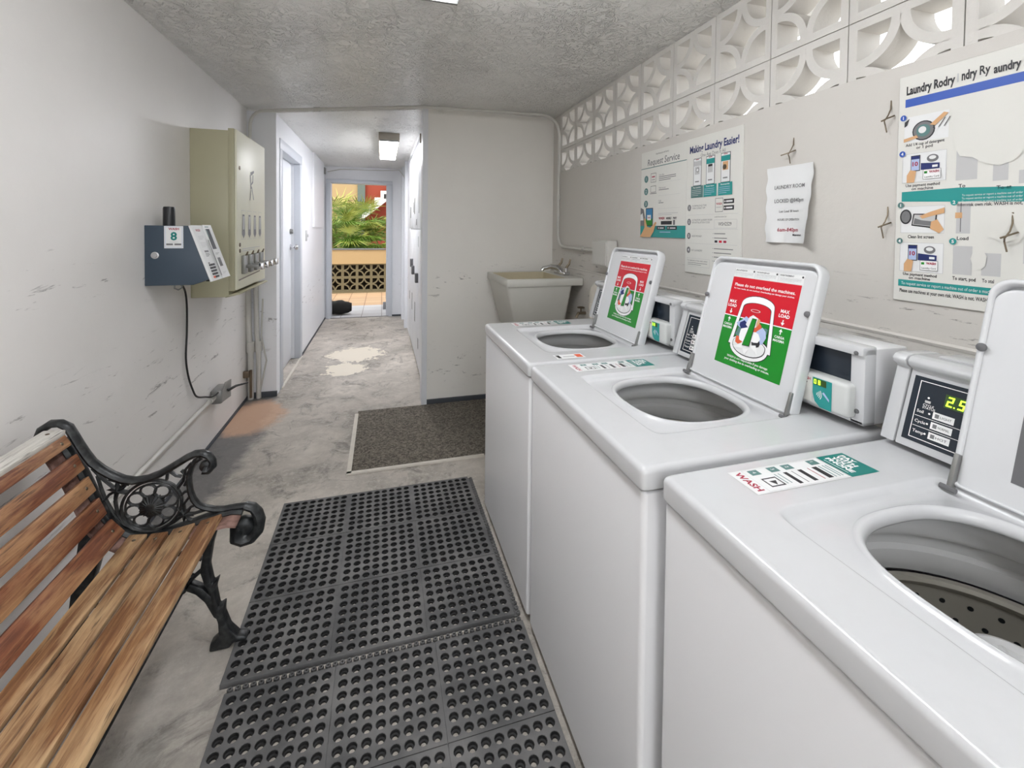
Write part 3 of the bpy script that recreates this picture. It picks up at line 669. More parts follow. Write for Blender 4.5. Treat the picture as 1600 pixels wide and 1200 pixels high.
        for i, (x, z) in enumerate(rail):
            j0, j1 = rail[max(i-1, 0)], rail[min(i+1, len(rail)-1)]
            d = Vector((j1[0]-j0[0], j1[1]-j0[1])).normalized(); n = Vector((d.y, -d.x))*-1
            n = Vector((-d.y, d.x))  # towards the sitter
            o_ = -.017
            a = (x-n.x*.004, z-n.y*.004) ; c_ = (x-n.x*.010, z-n.y*.010)
            L.append([(a[0], Y, a[1]), (a[0], Y-.075*s, a[1]), (c_[0], Y-.075*s, c_[1]), (c_[0], Y, c_[1])])
        b.loops(L, 'rust', smooth=False)
        at(g, b, 'slat_bracket')
        # rosette
        b = MB(); yf = Y-.004*s
        for k in range(8):
            t = 2*PI*k/8+.2; ux, uz = math.cos(t), math.sin(t)
            b.tube([(cx+ux*.050+.021*math.cos(q)*1.0, Y, cz+uz*.050+.019*math.sin(q)) for q in [2*PI*i/14 for i in range(15)]], .0035, 'iron', 6, flat=N)
        b.lathe([(0, .013), (.012, .014), (.022, .010), (.032, .006), (.034, 0), (.032, -.006), (.022, -.010), (.012, -.014), (0, -.013)], (cx, Y, cz), 'iron', 24, 'Y')
        for k in range(20):
            t = 2*PI*k/20
            for q in (-1, 1): b.tube([(cx+.012*math.cos(t), Y+q*.014, cz+.012*math.sin(t)), (cx+.033*math.cos(t), Y+q*.007, cz+.033*math.sin(t))], .0016, 'iron', 5)
        b.build('rosette', e_, Matrix.Translation(-Vector(g.location)))
    end(Y1, 1); end(Y0-.02, -1)
    ya, yb = Y0, Y1-.016
    def slat(p0, p1, th, name, mat, ye=None):
        """p0,p1 (x,z) edges of the visible face"""
        d = Vector((p1[0]-p0[0], p1[1]-p0[1])); w = d.length; d.normalize(); n = Vector((-d.y, d.x))
        if n.x < 0 and n.y < 0: n = -n
        if abs(n.x) > abs(n.y) and n.x < 0: n = -n
        if abs(n.y) >= abs(n.x) and n.y < 0: n = -n
        c = Vector(((p0[0]+p1[0])/2, (p0[1]+p1[1])/2))-n*th/2
        mt = Matrix(((d.x, 0, n.x, c.x), (0, 1, 0, (ya+yb)/2), (d.y, 0, n.y, c.y), (0, 0, 0, 1)))
        b = MB(); b.bbox(-w/2, w/2, -(yb-ya)/2, (yb-ya)/2, -th/2, th/2, mat, .003, 2)
        o = b.build(name, g); o.matrix_local = Matrix.Translation(-Vector(g.location)) @ mt
        for sg in (1, -1):
            q = MB(); q.lathe([(0, .0025), (.004, .002), (.006, 0)], (0, sg*((yb-ya)/2-.03), th/2-.0005), 'brass', 12); q.build('bolt', o)
    slat((-.950, .775), (-.896, .772), .016, 'top_rail', 'wood_white')
    for a, c in (((-.898, .758), (-.881, .726)), ((-.870, .697), (-.850, .648)), ((-.842, .625), (-.823, .578)), ((-.817, .556), (-.797, .503)), ((-.788, .486), (-.752, .440))):
        slat(a, c, .016, 'backrest_slat', 'wood_back')
    for a, c in (((-.742, .427), (-.695, .421)), ((-.687, .420), (-.640, .419)), ((-.628, .424), (-.568, .434)), ((-.553, .438), (-.494, .450))):
        slat(a, c, .017, 'seat_slat', 'wood_seat')
    b = MB(); b.tube([(-.60, Y0, .225), (-.60, Y1, .225)], .006, 'iron', 8); at(g, b, 'tie_rod')
bench()
# ================================================================== WASHERS
def sup(t, ap, am, b, n):
    """radius of a superellipse (half axes ap/am along +x/-x, b along y) in direction t"""
    c_, s_ = math.cos(t), math.sin(t); a = ap if c_ > 0 else am
    return (abs(c_/a)**n+abs(s_/b)**n)**(-1/n)
HC = (.322, -.012)              # centre of the drum opening
def cabshell(b, x0, x1, y0, y1, z0, z1):
    def L(i, z):
        r = .010; out = []
        for cx, cy, a in ((x1-r, y1-r, 0), (x0+r, y1-r, PI/2), (x0+r, y0+r, PI), (x1-r, y0+r, 1.5*PI)):
            out.append((cx+(r-i)*math.cos(a), cy+(r-i)*math.sin(a), z))
            for k in range(5): t = a+PI/2*k/4; out.append((cx+(r-i)*math.cos(t), cy+(r-i)*math.sin(t), z))
            out.append((cx+(r-i)*math.cos(a+PI/2), cy+(r-i)*math.sin(a+PI/2), z))
        return out
    b.loops([L(0, z0), L(0, z1-.006), L(.002, z1-.002), L(.006, z1), L(.012, z1), L(.014, z1-.02)], 'cab')
def washer():
    g = thing('washing_machine', 'x', 'washing machine')
    D, Wd = .665, .343
    b = MB(); cabshell(b, .006, D, -Wd+.004, Wd-.004, .03, .866); b.build('cabinet', g)
    for sx in (.06, .6):
        for sy in (-.28, .28):
            b = MB(); b.lathe([(0, 0), (.022, 0), (.022, .012), (.01, .014), (.01, .05)], (sx, sy, 0), 'black', 16); b.build('foot', g)
    # top deck
    out = (D-HC[0], HC[0], Wd)
    A = set(2*PI*k/120 for k in range(120))
    def corner(cx, cy): return math.atan2(cy, cx)
    for cx, cy in ((out[0], Wd-HC[1]), (out[0], -Wd-HC[1]), (-out[1], Wd-HC[1]), (-out[1], -Wd-HC[1]), (.19, .205), (.19, -.205), (-.205, .205), (-.205, -.205)):
        a0 = corner(cx, cy)
        for d in (-.05, -.03, -.018, -.008, -.003, 0, .003, .008, .018, .03, .05): A.add((a0+d) % (2*PI))
    A = sorted(A)
    def rect(inset, z):
        L = []
        for t in A:
            c_, s_ = math.cos(t), math.sin(t)
            a = (out[0] if c_ > 0 else out[1])-inset; bb = (Wd-HC[1] if s_ > 0 else Wd+HC[1])-inset
            n = 60 if inset < .02 else 30
            r = (abs(c_/a)**n+abs(s_/bb)**n)**(-1/n); L.append((HC[0]+r*c_, HC[1]+r*s_, z))
        return L
    def se(ap, am, bb, n, z): return [(HC[0]+sup(t, ap, am, bb, n)*math.cos(t), HC[1]+sup(t, ap, am, bb, n)*math.sin(t), z) for t in A]
    R = .156
    Ls = [rect(.010, .871), rect(.002, .871), rect(.0005, .872), rect(0, .874), rect(0, .876), rect(0, .904), rect(.001, .908), rect(.003, .912), rect(.007, .915), rect(.011, .916), rect(.013, .916), rect(.035, .916), se(.196, .216, .216, 16, .9160),
          se(.192, .212, .212, 16, .9160), se(.192, .209, .209, 14, .9150), se(.188, .203, .203, 13, .906), se(.185, .198, .198, 12, .9015), se(.182, .194, .194, 11, .9005), se(.180, .190, .190, 10, .9005),
          se(.172, .172, R+.022, 2.6, .9012), se(.170, .168, R+.018, 2.6, .9055), se(.166, .164, R+.012, 2.6, .9085), se(.161, .160, R+.006, 2.6, .907), se(.157, .157, R+.002, 2.6, .902), se(.155, .155, R, 2.6, .893), se(.157, .157, R+.002, 2.6, .888), se(.175, .175, R+.02, 2.5, .884)]
    b = MB(); b.loops(Ls, 'enamel', smooth=True)
    o = fixn(b.build('top_deck', g, sharp=75))
    # tub ring, basket, agitator
    TC = (.345, 0, 0)
    b = MB(); b.lathe([(.250, .868), (.232, .872), (.222, .868), (.212, .858), (.206, .845), (.205, .828), (.212, .818), (.228, .815), (.230, .79), (.222, .783), (.220, .765), (.226, .750), (.228, .742)], TC, 'ringpl', 72); b.build('tub_ring', g)
    b = MB(); b.lathe([(.216, .745), (.210, .742), (.207, .735), (.213, .726), (.222, .72), (.222, .40), (.20, .36), (0, .36)], TC, 'steel', 72)
    for r_ in range(9):
        for k in range(36):
            t = 2*PI*(k+.5*(r_ % 2))/36; zz = .70-.030*r_; q = Vector((math.cos(t), math.sin(t), 0)); tg = Vector((-q.y, q.x, 0)); cc = Vector(TC)+q*.2212+Vector((0, 0, zz))
            b.add([cc+tg*(.0045*math.cos(e))+Vector((0, 0, .0045*math.sin(e))) for e in [2*PI*i/10 for i in range(10)]], [tuple(range(10))], 'black')
    b.tube([(TC[0]+.2205*math.cos(-.1), .2205*math.sin(-.1), .72), (TC[0]+.2205*math.cos(-.1), .2205*math.sin(-.1), .4)], .004, 'steel', 6)
    b.build('basket', g)
    b = MB(); b.lathe([(.13, .37), (.12, .40), (.075, .44), (.055, .52), (.050, .66), (.060, .70), (.062, .745), (.058, .758), (.052, .760), (.047, .752), (0, .748)], (TC[0]+.043, .022, -.018), 'ringpl', 40)
    for k in range(4):
        t = PI/4+k*PI/2; c_, s_ = math.cos(t), math.sin(t)
        b.tube([(TC[0]+.043, .022, .731), (TC[0]+.043+.046*c_, .022+.046*s_, .733)], .005, 'ringpl', 6)
        b.tube([(TC[0]+.035+.055*c_, .03+.055*s_, .65), (TC[0]+.035+.07*c_, .03+.07*s_, .5), (TC[0]+.035+.12*c_, .03+.12*s_, .42)], .01, 'ringpl', 6)
    b.build('agitator', g)
    # lid
    sn, cs = .252, .968
    O = Vector((.503, -.02, .914)); U = Vector((0, -1, 0)); V = Vector((sn, 0, cs)); N = U.cross(V)
    def rr(ins, w, hw=.197, H=.398, rt=.034, rb=.012):
        u0, u1, v0, v1 = -hw+ins, hw-ins, ins*.6, H-ins; L = []
        for cu, cv, r_, a0 in ((u1, v0, rb, -PI/2), (u1, v1, rt, 0), (u0, v1, rt, PI/2), (u0, v0, rb, PI)):
            r_ = max(r_-ins*.6, .004)
            cu += -r_ if cu > 0 else r_; cv += r_ if cv < H/2 else -r_
            for k in range(9):
                t = a0+PI/2*k/8; L.append(O+U*(cu+r_*math.cos(t))+V*(cv+r_*math.sin(t))+N*w)
        return L
    b = MB(); b.loops([rr(.012, -.038), rr(.004, -.036), rr(0, -.030), rr(0, -.006), rr(.002, -.002), rr(.005, 0), rr(.008, 0), rr(.010, -.002), rr(.012, -.024), rr(.03, -.024)], 'lidwhite', cap0=True, cap1=True)
    # inner face, stopping short of the top so that a groove is left under the rim
    def face(ins, w): return rr(ins, w, hw=.188, H=.378, rt=.03, rb=.01)
    b.loops([face(0, -.024), face(0, -.008), face(.001, -.0065), face(.004, -.006), face(.008, -.006)], 'lidwhite', cap1=True)
    lid = fixn(b.build('lid', g, sharp=70))
    for u, v in ((.183, .262), (-.188, .262)):
        b = MB(); c0 = O+U*u+V*v+N*(-.001)
        mt = Matrix.Translation(c0) @ Matrix(((U.x, V.x, N.x, 0), (U.y, V.y, N.y, 0), (U.z, V.z, N.z, 0), (0, 0, 0, 1)))
        q = MB(); q.lathe([(.008, 0), (.0075, .004), (.005, .006), (0, .0065)], (0, 0, 0), 'darkgrey', 16); b.add([mt @ Vector(p) for p in q.v], q.f, 'darkgrey', True); b.build('bumper', lid)
    for u in (-.19, .19):
        b = MB()
        a = O+U*u
        b.prism([(a.x-.012, a.z-.008), (a.x+.004, a.z-.010), (a.x+.022, a.z+.055), (a.x+.010, a.z+.058)], a.y-.004, a.y+.004, 'dullmetal', 'Y', .002)
        b.tube([(a.x-.010, a.y-.012, a.z-.004), (a.x-.010, a.y+.012, a.z-.004)], .005, 'darkgrey', 8)
        b.build('hinge', lid)
    # load label on the lid
    s = Sheet(O+N*(-.006), U, V); c0 = -.02+0  # sheet u measured from the lid's centre line
    u0, u1, v0, v1, vm = -.096, .146, .063, .335, .213
    s.rect(u0, v0, u1, vm, 'green'); s.rect(u0, vm, u1, v1, 'red'); s.rect(u0, vm-.0015, u1, vm+.0015, 'whiteink', 2)
    s.rect(u0, v1, u1+.004, v1+.028, 'paper', 1)
    for k in range(3):
        uu = u0+.004+k*.082; s.text(('AVISO', 'WARNING', 'AVERTISSEMENT')[k], uu, v1+.020, .004, 'ink', 2, bold=.02, width=.045); s.lines(uu, v1+.017, .070, 4, .0036, 'inkgrey', .0012); s.circ(uu+.072, v1+.022, .003, 'ink', 2); s.frame(uu-.003, v1+.001, uu+.078, v1+.027, .0006, 'inklight', 2)
    um = (u0+u1)/2
    s.text('Please do not overload the machines.', um, v1-.028, .0095, 'whiteink', 2, 'C', .015, width=.215)
    s.text('For best results, do not overload. Overloading can damage your clothes.', um, v1-.0375, .0042, 'whiteink', 2, 'C', .02, width=.215)
    for uu in (u0+.022, u1-.032):
        s.text('MAX', uu, vm+.040, .009, 'whiteink', 2, 'C', .03); s.text('LOAD', uu, vm+.027, .009, 'whiteink', 2, 'C', .03)
        s.rect(uu-.0017, vm+.012, uu+.0017, vm+.021, 'whiteink', 2); s.poly([(uu-.006, vm+.013), (uu, vm+.005), (uu+.006, vm+.013)], 'whiteink', 2)
        s.rect(uu-.0017, vm-.020, uu+.0017, vm-.011, 'whiteink', 2); s.poly([(uu-.006, vm-.012), (uu+.006, vm-.012), (uu, vm-.004)], 'whiteink', 2)
        s.text('CARGA', uu, vm-.031, .0066, 'whiteink', 2, 'C', .03); s.text('MAXIMA', uu, vm-.041, .0066, 'whiteink', 2, 'C', .03)
    # drawing of a loaded basket
    cx, cv = um-.004, .2
    def bp(pts, m_, l): s.poly([(cx+(a_-cx)*1.36, .192+(b_-.192)*1.12) for a_, b_ in pts], m_, l)
    def arcp(cx, cy, rx, ry, a0, a1, n=14): return [(cx+rx*math.cos(a0+(a1-a0)*i/n), cy+ry*math.sin(a0+(a1-a0)*i/n)) for i in range(n+1)]
    bp([(cx-.058, .135)]+[(cx-.044, .255)]+arcp(cx, .252, .044, .024, PI, 0)+[(cx+.058, .135), (cx+.046, .135)]+[(cx+.036, .24)]+arcp(cx, .24, .036, .016, 0, PI)+[(cx-.046, .135)], 'ink', 2)
    bp([(cx-.0565, .137)]+[(cx-.043, .254)]+arcp(cx, .2515, .043, .0225, PI, 0)+[(cx+.0565, .137), (cx+.0475, .137)]+[(cx+.0375, .243)]+arcp(cx, .242, .0375, .015, 0, PI)+[(cx-.0475, .137)], 'whiteink', 3)
    bp(arcp(cx, .138, .052, .034, PI, 2*PI)+arcp(cx, .148, .050, .02, 0, PI), 'ink', 2); bp(arcp(cx, .138, .0505, .0325, PI, 2*PI)+arcp(cx, .146, .049, .019, 0, PI), 'whiteink', 4)
    bp(arcp(cx, .14, .044, .026, PI, 2*PI)+arcp(cx, .146, .044, .018, 0, PI), 'ink', 5); bp(arcp(cx, .141, .0425, .0245, PI, 2*PI)+arcp(cx, .146, .0425, .017, 0, PI), 'paper', 6)
    rng = random.Random(5)
    for col, bu, bv, rr_ in (('lilac', -.022, .195, .017), ('paper', -.004, .205, .016), ('navy', -.024, .19, .012), ('orange_ink', .012, .193, .015), ('lilac', .026, .175, .018), ('skin_ink', .006, .208, .012), ('tealgrey', -.03, .172, .013), ('whiteink', -.012, .165, .018), ('orange_ink', -.028, .152, .010), ('ink', .018, .155, .011), ('whiteink', .012, .168, .013), ('tealgrey', .034, .19, .008)):
        bp([(cx+bu+rr_*(1+.35*rng.uniform(-1, 1))*math.cos(2*PI*i/8), bv+rr_*(1+.35*rng.uniform(-1, 1))*math.sin(2*PI*i/8)) for i in range(8)], col, 7+rng.random())
    bp([(cx-.016, .140), (cx+.004, .142), (cx+.008, .216), (cx-.004, .216)], 'ink', 9); bp([(cx-.0145, .142), (cx+.0025, .1435), (cx+.0065, .2145), (cx-.003, .2145)], 'green', 10)
    for p in ([(-.04, .13), (-.016, .145), (-.014, .132)], [(.003, .145), (.028, .128), (.02, .15)], [(-.014, .135), (.004, .135), (-.004, .118)]): bp([(cx+a_, b_) for a_, b_ in p], 'whiteink', 9)
    bp(arcp(cx-.002, .236, .013, .004, 0, 2*PI), 'whiteink', 4); bp(arcp(cx-.002, .236, .011, .003, 0, 2*PI), 'red', 5)
    s.text('WASH is not responsible if you damage', um, v0+.026, .0062, 'whiteink', 2, 'C', .02, width=.15)
    s.text('your clothing due to overloading or misuse.', um, v0+.016, .0062, 'whiteink', 2, 'C', .02, width=.165)
    s.mb.build('load_label', lid)
    # control console (left half)
    prof = [(.553, .929), (.725, .929), (.725, 1.085), (.712, 1.103), (.690, 1.112), (.610, 1.116), (.592, 1.113), (.584, 1.104), (.588, 1.094), (.600, 1.085)]
    b = MB(); b.prism(prof, .030, .300, 'enamel', 'Y', .003); b.prism(prof, .303, .330, 'enamel', 'Y', .003); con = b.build('control_console', g)
    O2 = Vector((.553, .165, .929)); V2 = Vector((.047, 0, .156)).normalized(); s = Sheet(O2, U, V2)
    s.rect(-.125, .016, .122, .152, 'blackglass', 1); s.frame(-.113, .024, .112, .144, .0015, 'whiteink', 2)
    s.rect(-.066, .103, .035, .130, 'ledbg', 2)
    seg = {'2': 'abged', '5': 'afgcd', '7': 'abc'}
    def digit(ch, u, v, h):
        w = h*.5; th = h*.14; sk = .14
        geo = {'a': (0, h-th, w, h), 'd': (0, 0, w, th), 'g': (0, h/2-th/2, w, h/2+th/2), 'b': (w-th, h/2, w, h), 'c': (w-th, 0, w, h/2), 'f': (0, h/2, th, h), 'e': (0, 0, th, h/2)}
        for q in seg[ch]:
            a0, b0, a1, b1 = geo[q]; s.poly([(u+a0+b0*sk, v+b0), (u+a1+b0*sk, v+b0), (u+a1+b1*sk, v+b1), (u+a0+b1*sk, v+b1)], 'led', 3)
    digit('2', -.063, .1065, .020); s.circ(-.049, .1078, .0014, 'led', 3); digit('5', -.044, .1065, .020); digit('7', -.025, .1065, .020)
    for r_ in range(3):
        vv = .074-.021*r_
        s.text(('Soil', 'Cycle', 'Temp')[r_], -.108, vv+.004, .006, 'whiteink', 2, bold=.01); s.circ(-.086, vv+.007, .002, 'whiteink', 2)
        for c_ in range(3):
            uu = -.080+c_*.064
            s.rect(uu, vv, uu+.036, vv+.014, 'whiteink', 2); s.rect(uu+.004, vv+.003, uu+.011, vv+.011, 'inkgrey', 3); s.text((('LIGHT', 'MEDIUM', 'HEAVY'), ('NORMAL', 'PERM PRESS', 'DELICATE'), ('HOT', 'WARM', 'COLD'))[r_][c_], uu+.013, vv+.0045, .0048, 'ink', 3, width=.019); s.circ(uu+.050, vv+.007, .0018, 'whiteink', 2) if c_ < 2 else None
        if r_ < 2: s.rect(-.11, vv-.004, .108, vv-.003, 'whiteink', 2)
    s.text('CYCLE', -.10, .094, .0045, 'whiteink', 2, 'L', .01); s.text('STATUS', -.10, .0885, .0045, 'whiteink', 2, 'L', .01); s.rect(-.098, .101, -.088, .106, 'inklight', 2); s.circ(-.093, .112, .002, 'whiteink', 2); s.rect(.015, .094, .03, .0985, 'whiteink', 2); s.circ(.022, .1, .0016, 'whiteink', 2)
    s.mb.build('display_panel', con)
    b = MB(); b.bbox(.63, .69, .16, .27, 1.113, 1.1185, 'enamel', .002); b.build('console_cap', con)
    # card reader box (right half)
    b = MB(); b.bbox(.618, .725, -.337, .005, .929, 1.108, 'cab', .004)
    for q in ((.587, .624, -.338, -.304, .929, 1.112), (.587, .624, -.026, .006, .929, 1.112), (.580, .624, -.338, .006, 1.092, 1.114), (.587, .624, -.338, .006, .929, .941)): b.bbox(*q, 'enamel', .004)
    cb = b.build('payment_box', g)
    b = MB(); b.box(.598, .612, -.306, -.024, .94, 1.094, 'blackglass'); b.build('dark_panel', cb)
    for z in (.96, 1.098):
        b = MB(); b.lathe([(.0055, 0), (.005, -.003), (0, -.004)], (.587 if z < 1 else .581, -.322, z), 'darkgrey', 14, 'X'); b.build('screw', cb)
    b = MB(); b.bbox(.562, .607, -.318, -.182, .941, 1.022, 'bezel', .010, 3); rd = b.build('card_reader', cb)
    s = Sheet((.5618, -.190, .945), U, (0, 0, 1)); s.rect(.004, .006, .038, .070, 'posterbg'); s.text('WASH', .006, .059, .007, 'inkred', 2, bold=.03, width=.028); s.circ(.014, .052, .0015, 'ink', 2); s.circ(.024, .052, .0015, 'ink', 2)
    s.poly([(.040, .070), (.040, .030), (.046, .010), (.060, -.001), (.090, -.001), (.090, .070)], 'teal'); s.rect(.042, .052, .076, .068, 'ledbg', 2)
    for k, q in enumerate(('abcdef', 'abcdefg')):
        u, v, h = .044+k*.011, .0545, .011; w = h*.55; th = h*.15
        geo = {'a': (0, h-th, w, h), 'd': (0, 0, w, th), 'g': (0, h/2-th/2, w, h/2+th/2), 'b': (w-th, h/2, w, h), 'c': (w-th, 0, w, h/2), 'f': (0, h/2, th, h), 'e': (0, 0, th, h/2)}
        for c_ in q: a0, b0, a1, b1 = geo[c_]; s.rect(u+a0, v+b0, u+a1, v+b1, 'led', 3)
    for k in range(4):
        R_ = .005+.004*k; pts = arcp(.048, .03, R_, R_, -.7, .7, 8)+arcp(.048, .03, R_-.0016, R_-.0016, .7, -.7, 8); s.poly(pts, 'whiteink', 2)
    s.poly([(.066, .036), (.084, .02), (.084, .026), (.070, .040)], 'lilac', 2); s.mb.build('reader_face', rd)
    # instruction sticker on the deck, read from the far side
    s = Sheet((.125, .312, .9163), (1, 0, 0), (0, 1, 0), .0002)
    def st():
        # u runs to the back, v away from camera; strip .29 x .075
        L_, H_ = .293, .075
        s.rect(0, -H_, .22, 0, 'paper', 1); s.frame(0, -H_, .22, 0, .0008, 'inklight', 2); s.frame(.030, -H_+.003, .218, -.003, .0006, 'inklight', 2)
        s.rect(.222, -H_, L_, 0, 'tealdk', 1)
        s.text('WASH', .010, -.006, .014, 'inkred', 2, bold=.03, width=.060, rot=-PI/2)
        for i, (a_, txt) in enumerate(((.040, '4'), (.085, '3'), (.120, '2'), (.185, '1'))):
            s.rect(a_, -.022, a_+.022, -.006, 'tealgrey', 2); s.text(txt, a_+.007, -.011, .008, 'whiteink', 3, rot=-PI/2)
        s.frame(.045, -.062, .078, -.035, .003, 'ink', 2); s.poly([(.054, -.045), (.07, -.045), (.062, -.058)], 'ink', 2)
        for a_ in (.083, .092): s.rect(a_, -.060, a_+.002, -.028, 'tealgrey', 2)
        for a_, w_, m_ in ((.105, .009, 'ink'), (.125, .002, 'inkgrey'), (.140, .010, 'ink'), (.165, .002, 'inkred'), (.176, .012, 'ink'), (.193, .002, 'tealdk'), (.203, .002, 'tealdk'), (.210, .002, 'tealdk')): s.rect(a_, -.066, a_+w_, -.028, m_, 2)
        for k, w_ in enumerate(('PHONE', 'YOUR', 'WITH', 'PAY')): s.text(w_, .236+.0130*k, -.008, .0105, 'whiteink', 2, 'L', .05, width=(.056, .046, .042, .03)[k], rot=-PI/2)
        s.rect(.228, -.062, .2295, -.012, 'whiteink', 2)
    st(); s.mb.build('instruction_sticker', g)
    s = Sheet((.09, .31, .9163), (1, 0, 0), (0, 1, 0), .0002)
    return g
WLAB = ['white top loading washer nearest the camera, cut by the right edge of the photo',
        'middle white top loading washer whose raised lid shows the large red and green sign',
        'farthest white top loading washer, standing in front of the utility sink']
w0 = washer(); ws = [w0, copy_tree(w0), copy_tree(w0)]
for o, lab, loc in zip(ws, WLAB, ((.512, .384, 0), (.487, 1.093, 0), (.485, 1.793, 0))):
    o['label'] = lab; o.location = loc; o['group'] = 'top loading washers along the right wall'
def find(root, kind):
    for c_ in root.children_recursive:
        if c_.name.split('.')[0] == kind: return c_
# nearest machine: its lid carries a plain dark grey label instead of the coloured one
ll = find(ws[0], 'load_label'); par = ll.parent; bpy.data.objects.remove(ll)
O = Vector((.503, -.02, .914)); s = Sheet(O+Vector((-.968, 0, .252))*(-.006), (0, -1, 0), (.252, 0, .968)); s.rect(-.118, .045, .125, .235, 'darkgrey'); o = s.mb.build('load_label', par); o['label'] = 'plain dark grey panel on the lid'
# farthest machine: a second small sticker near the front right corner
s = Sheet((.12, -.315, .9163), (1, 0, 0), (0, 1, 0), .0002); s.rect(0, 0, .11, .05, 'paper'); s.rect(.008, .008, .02, .044, 'ink', 2); s.rect(.03, .02, .075, .024, 'ink', 2); s.rect(.08, .008, .105, .044, 'orange_ink', 2)
o = s.mb.build('warning_sticker', ws[2]); o['label'] = 'small white sticker with a red square'

# ================================================================== MATS
def ring_mat(name, x0, y0, label, tabs):
    P3 = .3047; TH = .0155; pad = .0065; ph = (P3-2*pad)/8
    b = MB(); k = b.m('rubber')
    def q(v, f, sm=False): b.add(v, f, 'rubber', sm)
    n = 12
    for pi in range(3):
        for pj in range(3):
            ox, oy = x0+pi*P3, y0+pj*P3
            g_ = .0012
            q([(ox+g_, oy+g_, TH), (ox+P3-g_, oy+g_, TH), (ox+P3-g_, oy+P3-g_, TH), (ox+g_, oy+P3-g_, TH), (ox+pad, oy+pad, TH), (ox+P3-pad, oy+pad, TH), (ox+P3-pad, oy+P3-pad, TH), (ox+pad, oy+P3-pad, TH),
               (ox+g_, oy+g_, TH-.003), (ox+P3-g_, oy+g_, TH-.003), (ox+P3-g_, oy+P3-g_, TH-.003), (ox+g_, oy+P3-g_, TH-.003)],
              [(0, 1, 5, 4), (1, 2, 6, 5), (2, 3, 7, 6), (3, 0, 4, 7), (8, 9, 1, 0), (9, 10, 2, 1), (10, 11, 3, 2), (11, 8, 0, 3)])
            for i in range(8):
                for j in range(8):
                    cx, cy = ox+pad+(i+.5)*ph, oy+pad+(j+.5)*ph
                    vs = []
                    for kk in range(n):
                        t = 2*PI*kk/n+PI/4; c_, s_ = math.cos(t), math.sin(t); m_ = (ph/2)/max(abs(c_), abs(s_))
                        vs.append((cx+m_*c_, cy+m_*s_, TH))
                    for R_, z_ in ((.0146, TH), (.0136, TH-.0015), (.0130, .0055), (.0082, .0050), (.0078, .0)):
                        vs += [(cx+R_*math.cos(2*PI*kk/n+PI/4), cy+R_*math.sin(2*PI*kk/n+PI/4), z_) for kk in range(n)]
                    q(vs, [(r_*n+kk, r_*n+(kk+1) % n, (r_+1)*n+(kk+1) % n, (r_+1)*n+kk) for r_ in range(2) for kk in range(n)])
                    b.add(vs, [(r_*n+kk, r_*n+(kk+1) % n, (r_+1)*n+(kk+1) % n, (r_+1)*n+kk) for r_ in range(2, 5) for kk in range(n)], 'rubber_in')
    W_ = 3*P3
    # groove floors and outer skirt
    for t in range(1, 3):
        q([(x0+t*P3-.0015, y0, TH-.003), (x0+t*P3+.0015, y0, TH-.003), (x0+t*P3+.0015, y0+W_, TH-.003), (x0+t*P3-.0015, y0+W_, TH-.003)], [(0, 1, 2, 3)])
        q([(x0, y0+t*P3-.0015, TH-.003), (x0+W_, y0+t*P3-.0015, TH-.003), (x0+W_, y0+t*P3+.0015, TH-.003), (x0, y0+t*P3+.0015, TH-.003)], [(0, 1, 2, 3)])
    c4 = [(x0, y0), (x0+W_, y0), (x0+W_, y0+W_), (x0, y0+W_)]; g_ = .0012; i4 = [(x0+g_, y0+g_), (x0+W_-g_, y0+g_), (x0+W_-g_, y0+W_-g_), (x0+g_, y0+W_-g_)]
    q([(a, b_, 0) for a, b_ in c4]+[(a, b_, TH-.002) for a, b_ in c4]+[(a, b_, TH) for a, b_ in i4], [(0, 1, 5, 4), (1, 2, 6, 5), (2, 3, 7, 6), (3, 0, 4, 7), (4, 5, 9, 8), (5, 6, 10, 9), (6, 7, 11, 10), (7, 4, 8, 11)])
    for side in tabs:
        m_ = 44
        for i in range(m_):
            t = (i+.5)/m_*W_
            c = (x0+W_+.016, y0+t) if side == 'R' else (x0+t, y0+W_+.016)
            b.lathe([(.0085, 0), (.0085, .009), (.0075, .011), (.0035, .011), (.003, .006)], (c[0], c[1], 0), 'rubber', 8)
        if side == 'R': b.box(x0+W_, x0+W_+.012, y0, y0+W_, 0, .005, 'rubber')
        else: b.box(x0, x0+W_, y0+W_, y0+W_+.012, 0, .005, 'rubber')
    o = b.build(name); return tag(o, label, 'mat', 'perforated rubber mats')
ring_mat('rubber_mat', -.458, 1.487, 'perforated black rubber mat, the farther one, by the bench foot', 'R')
ring_mat('rubber_mat', -.437, .541, 'perforated black rubber mat nearest the camera, cut by the bottom edge of the photo', 'T')
b = MB(); b.bbox(-.165, .80, 2.632, 3.50, .0, .008, 'carpet', .003); cm = b.build('carpet_mat'); tag(cm, 'flat brown grey carpet mat on the floor before the back wall', 'mat')
b = MB(); b.box(-.185, -.160, 2.615, 3.45, .0, .0095, 'tape'); b.box(-.185, .60, 2.612, 2.635, 0, .0095, 'tape'); b.build('edge_tape', cm)

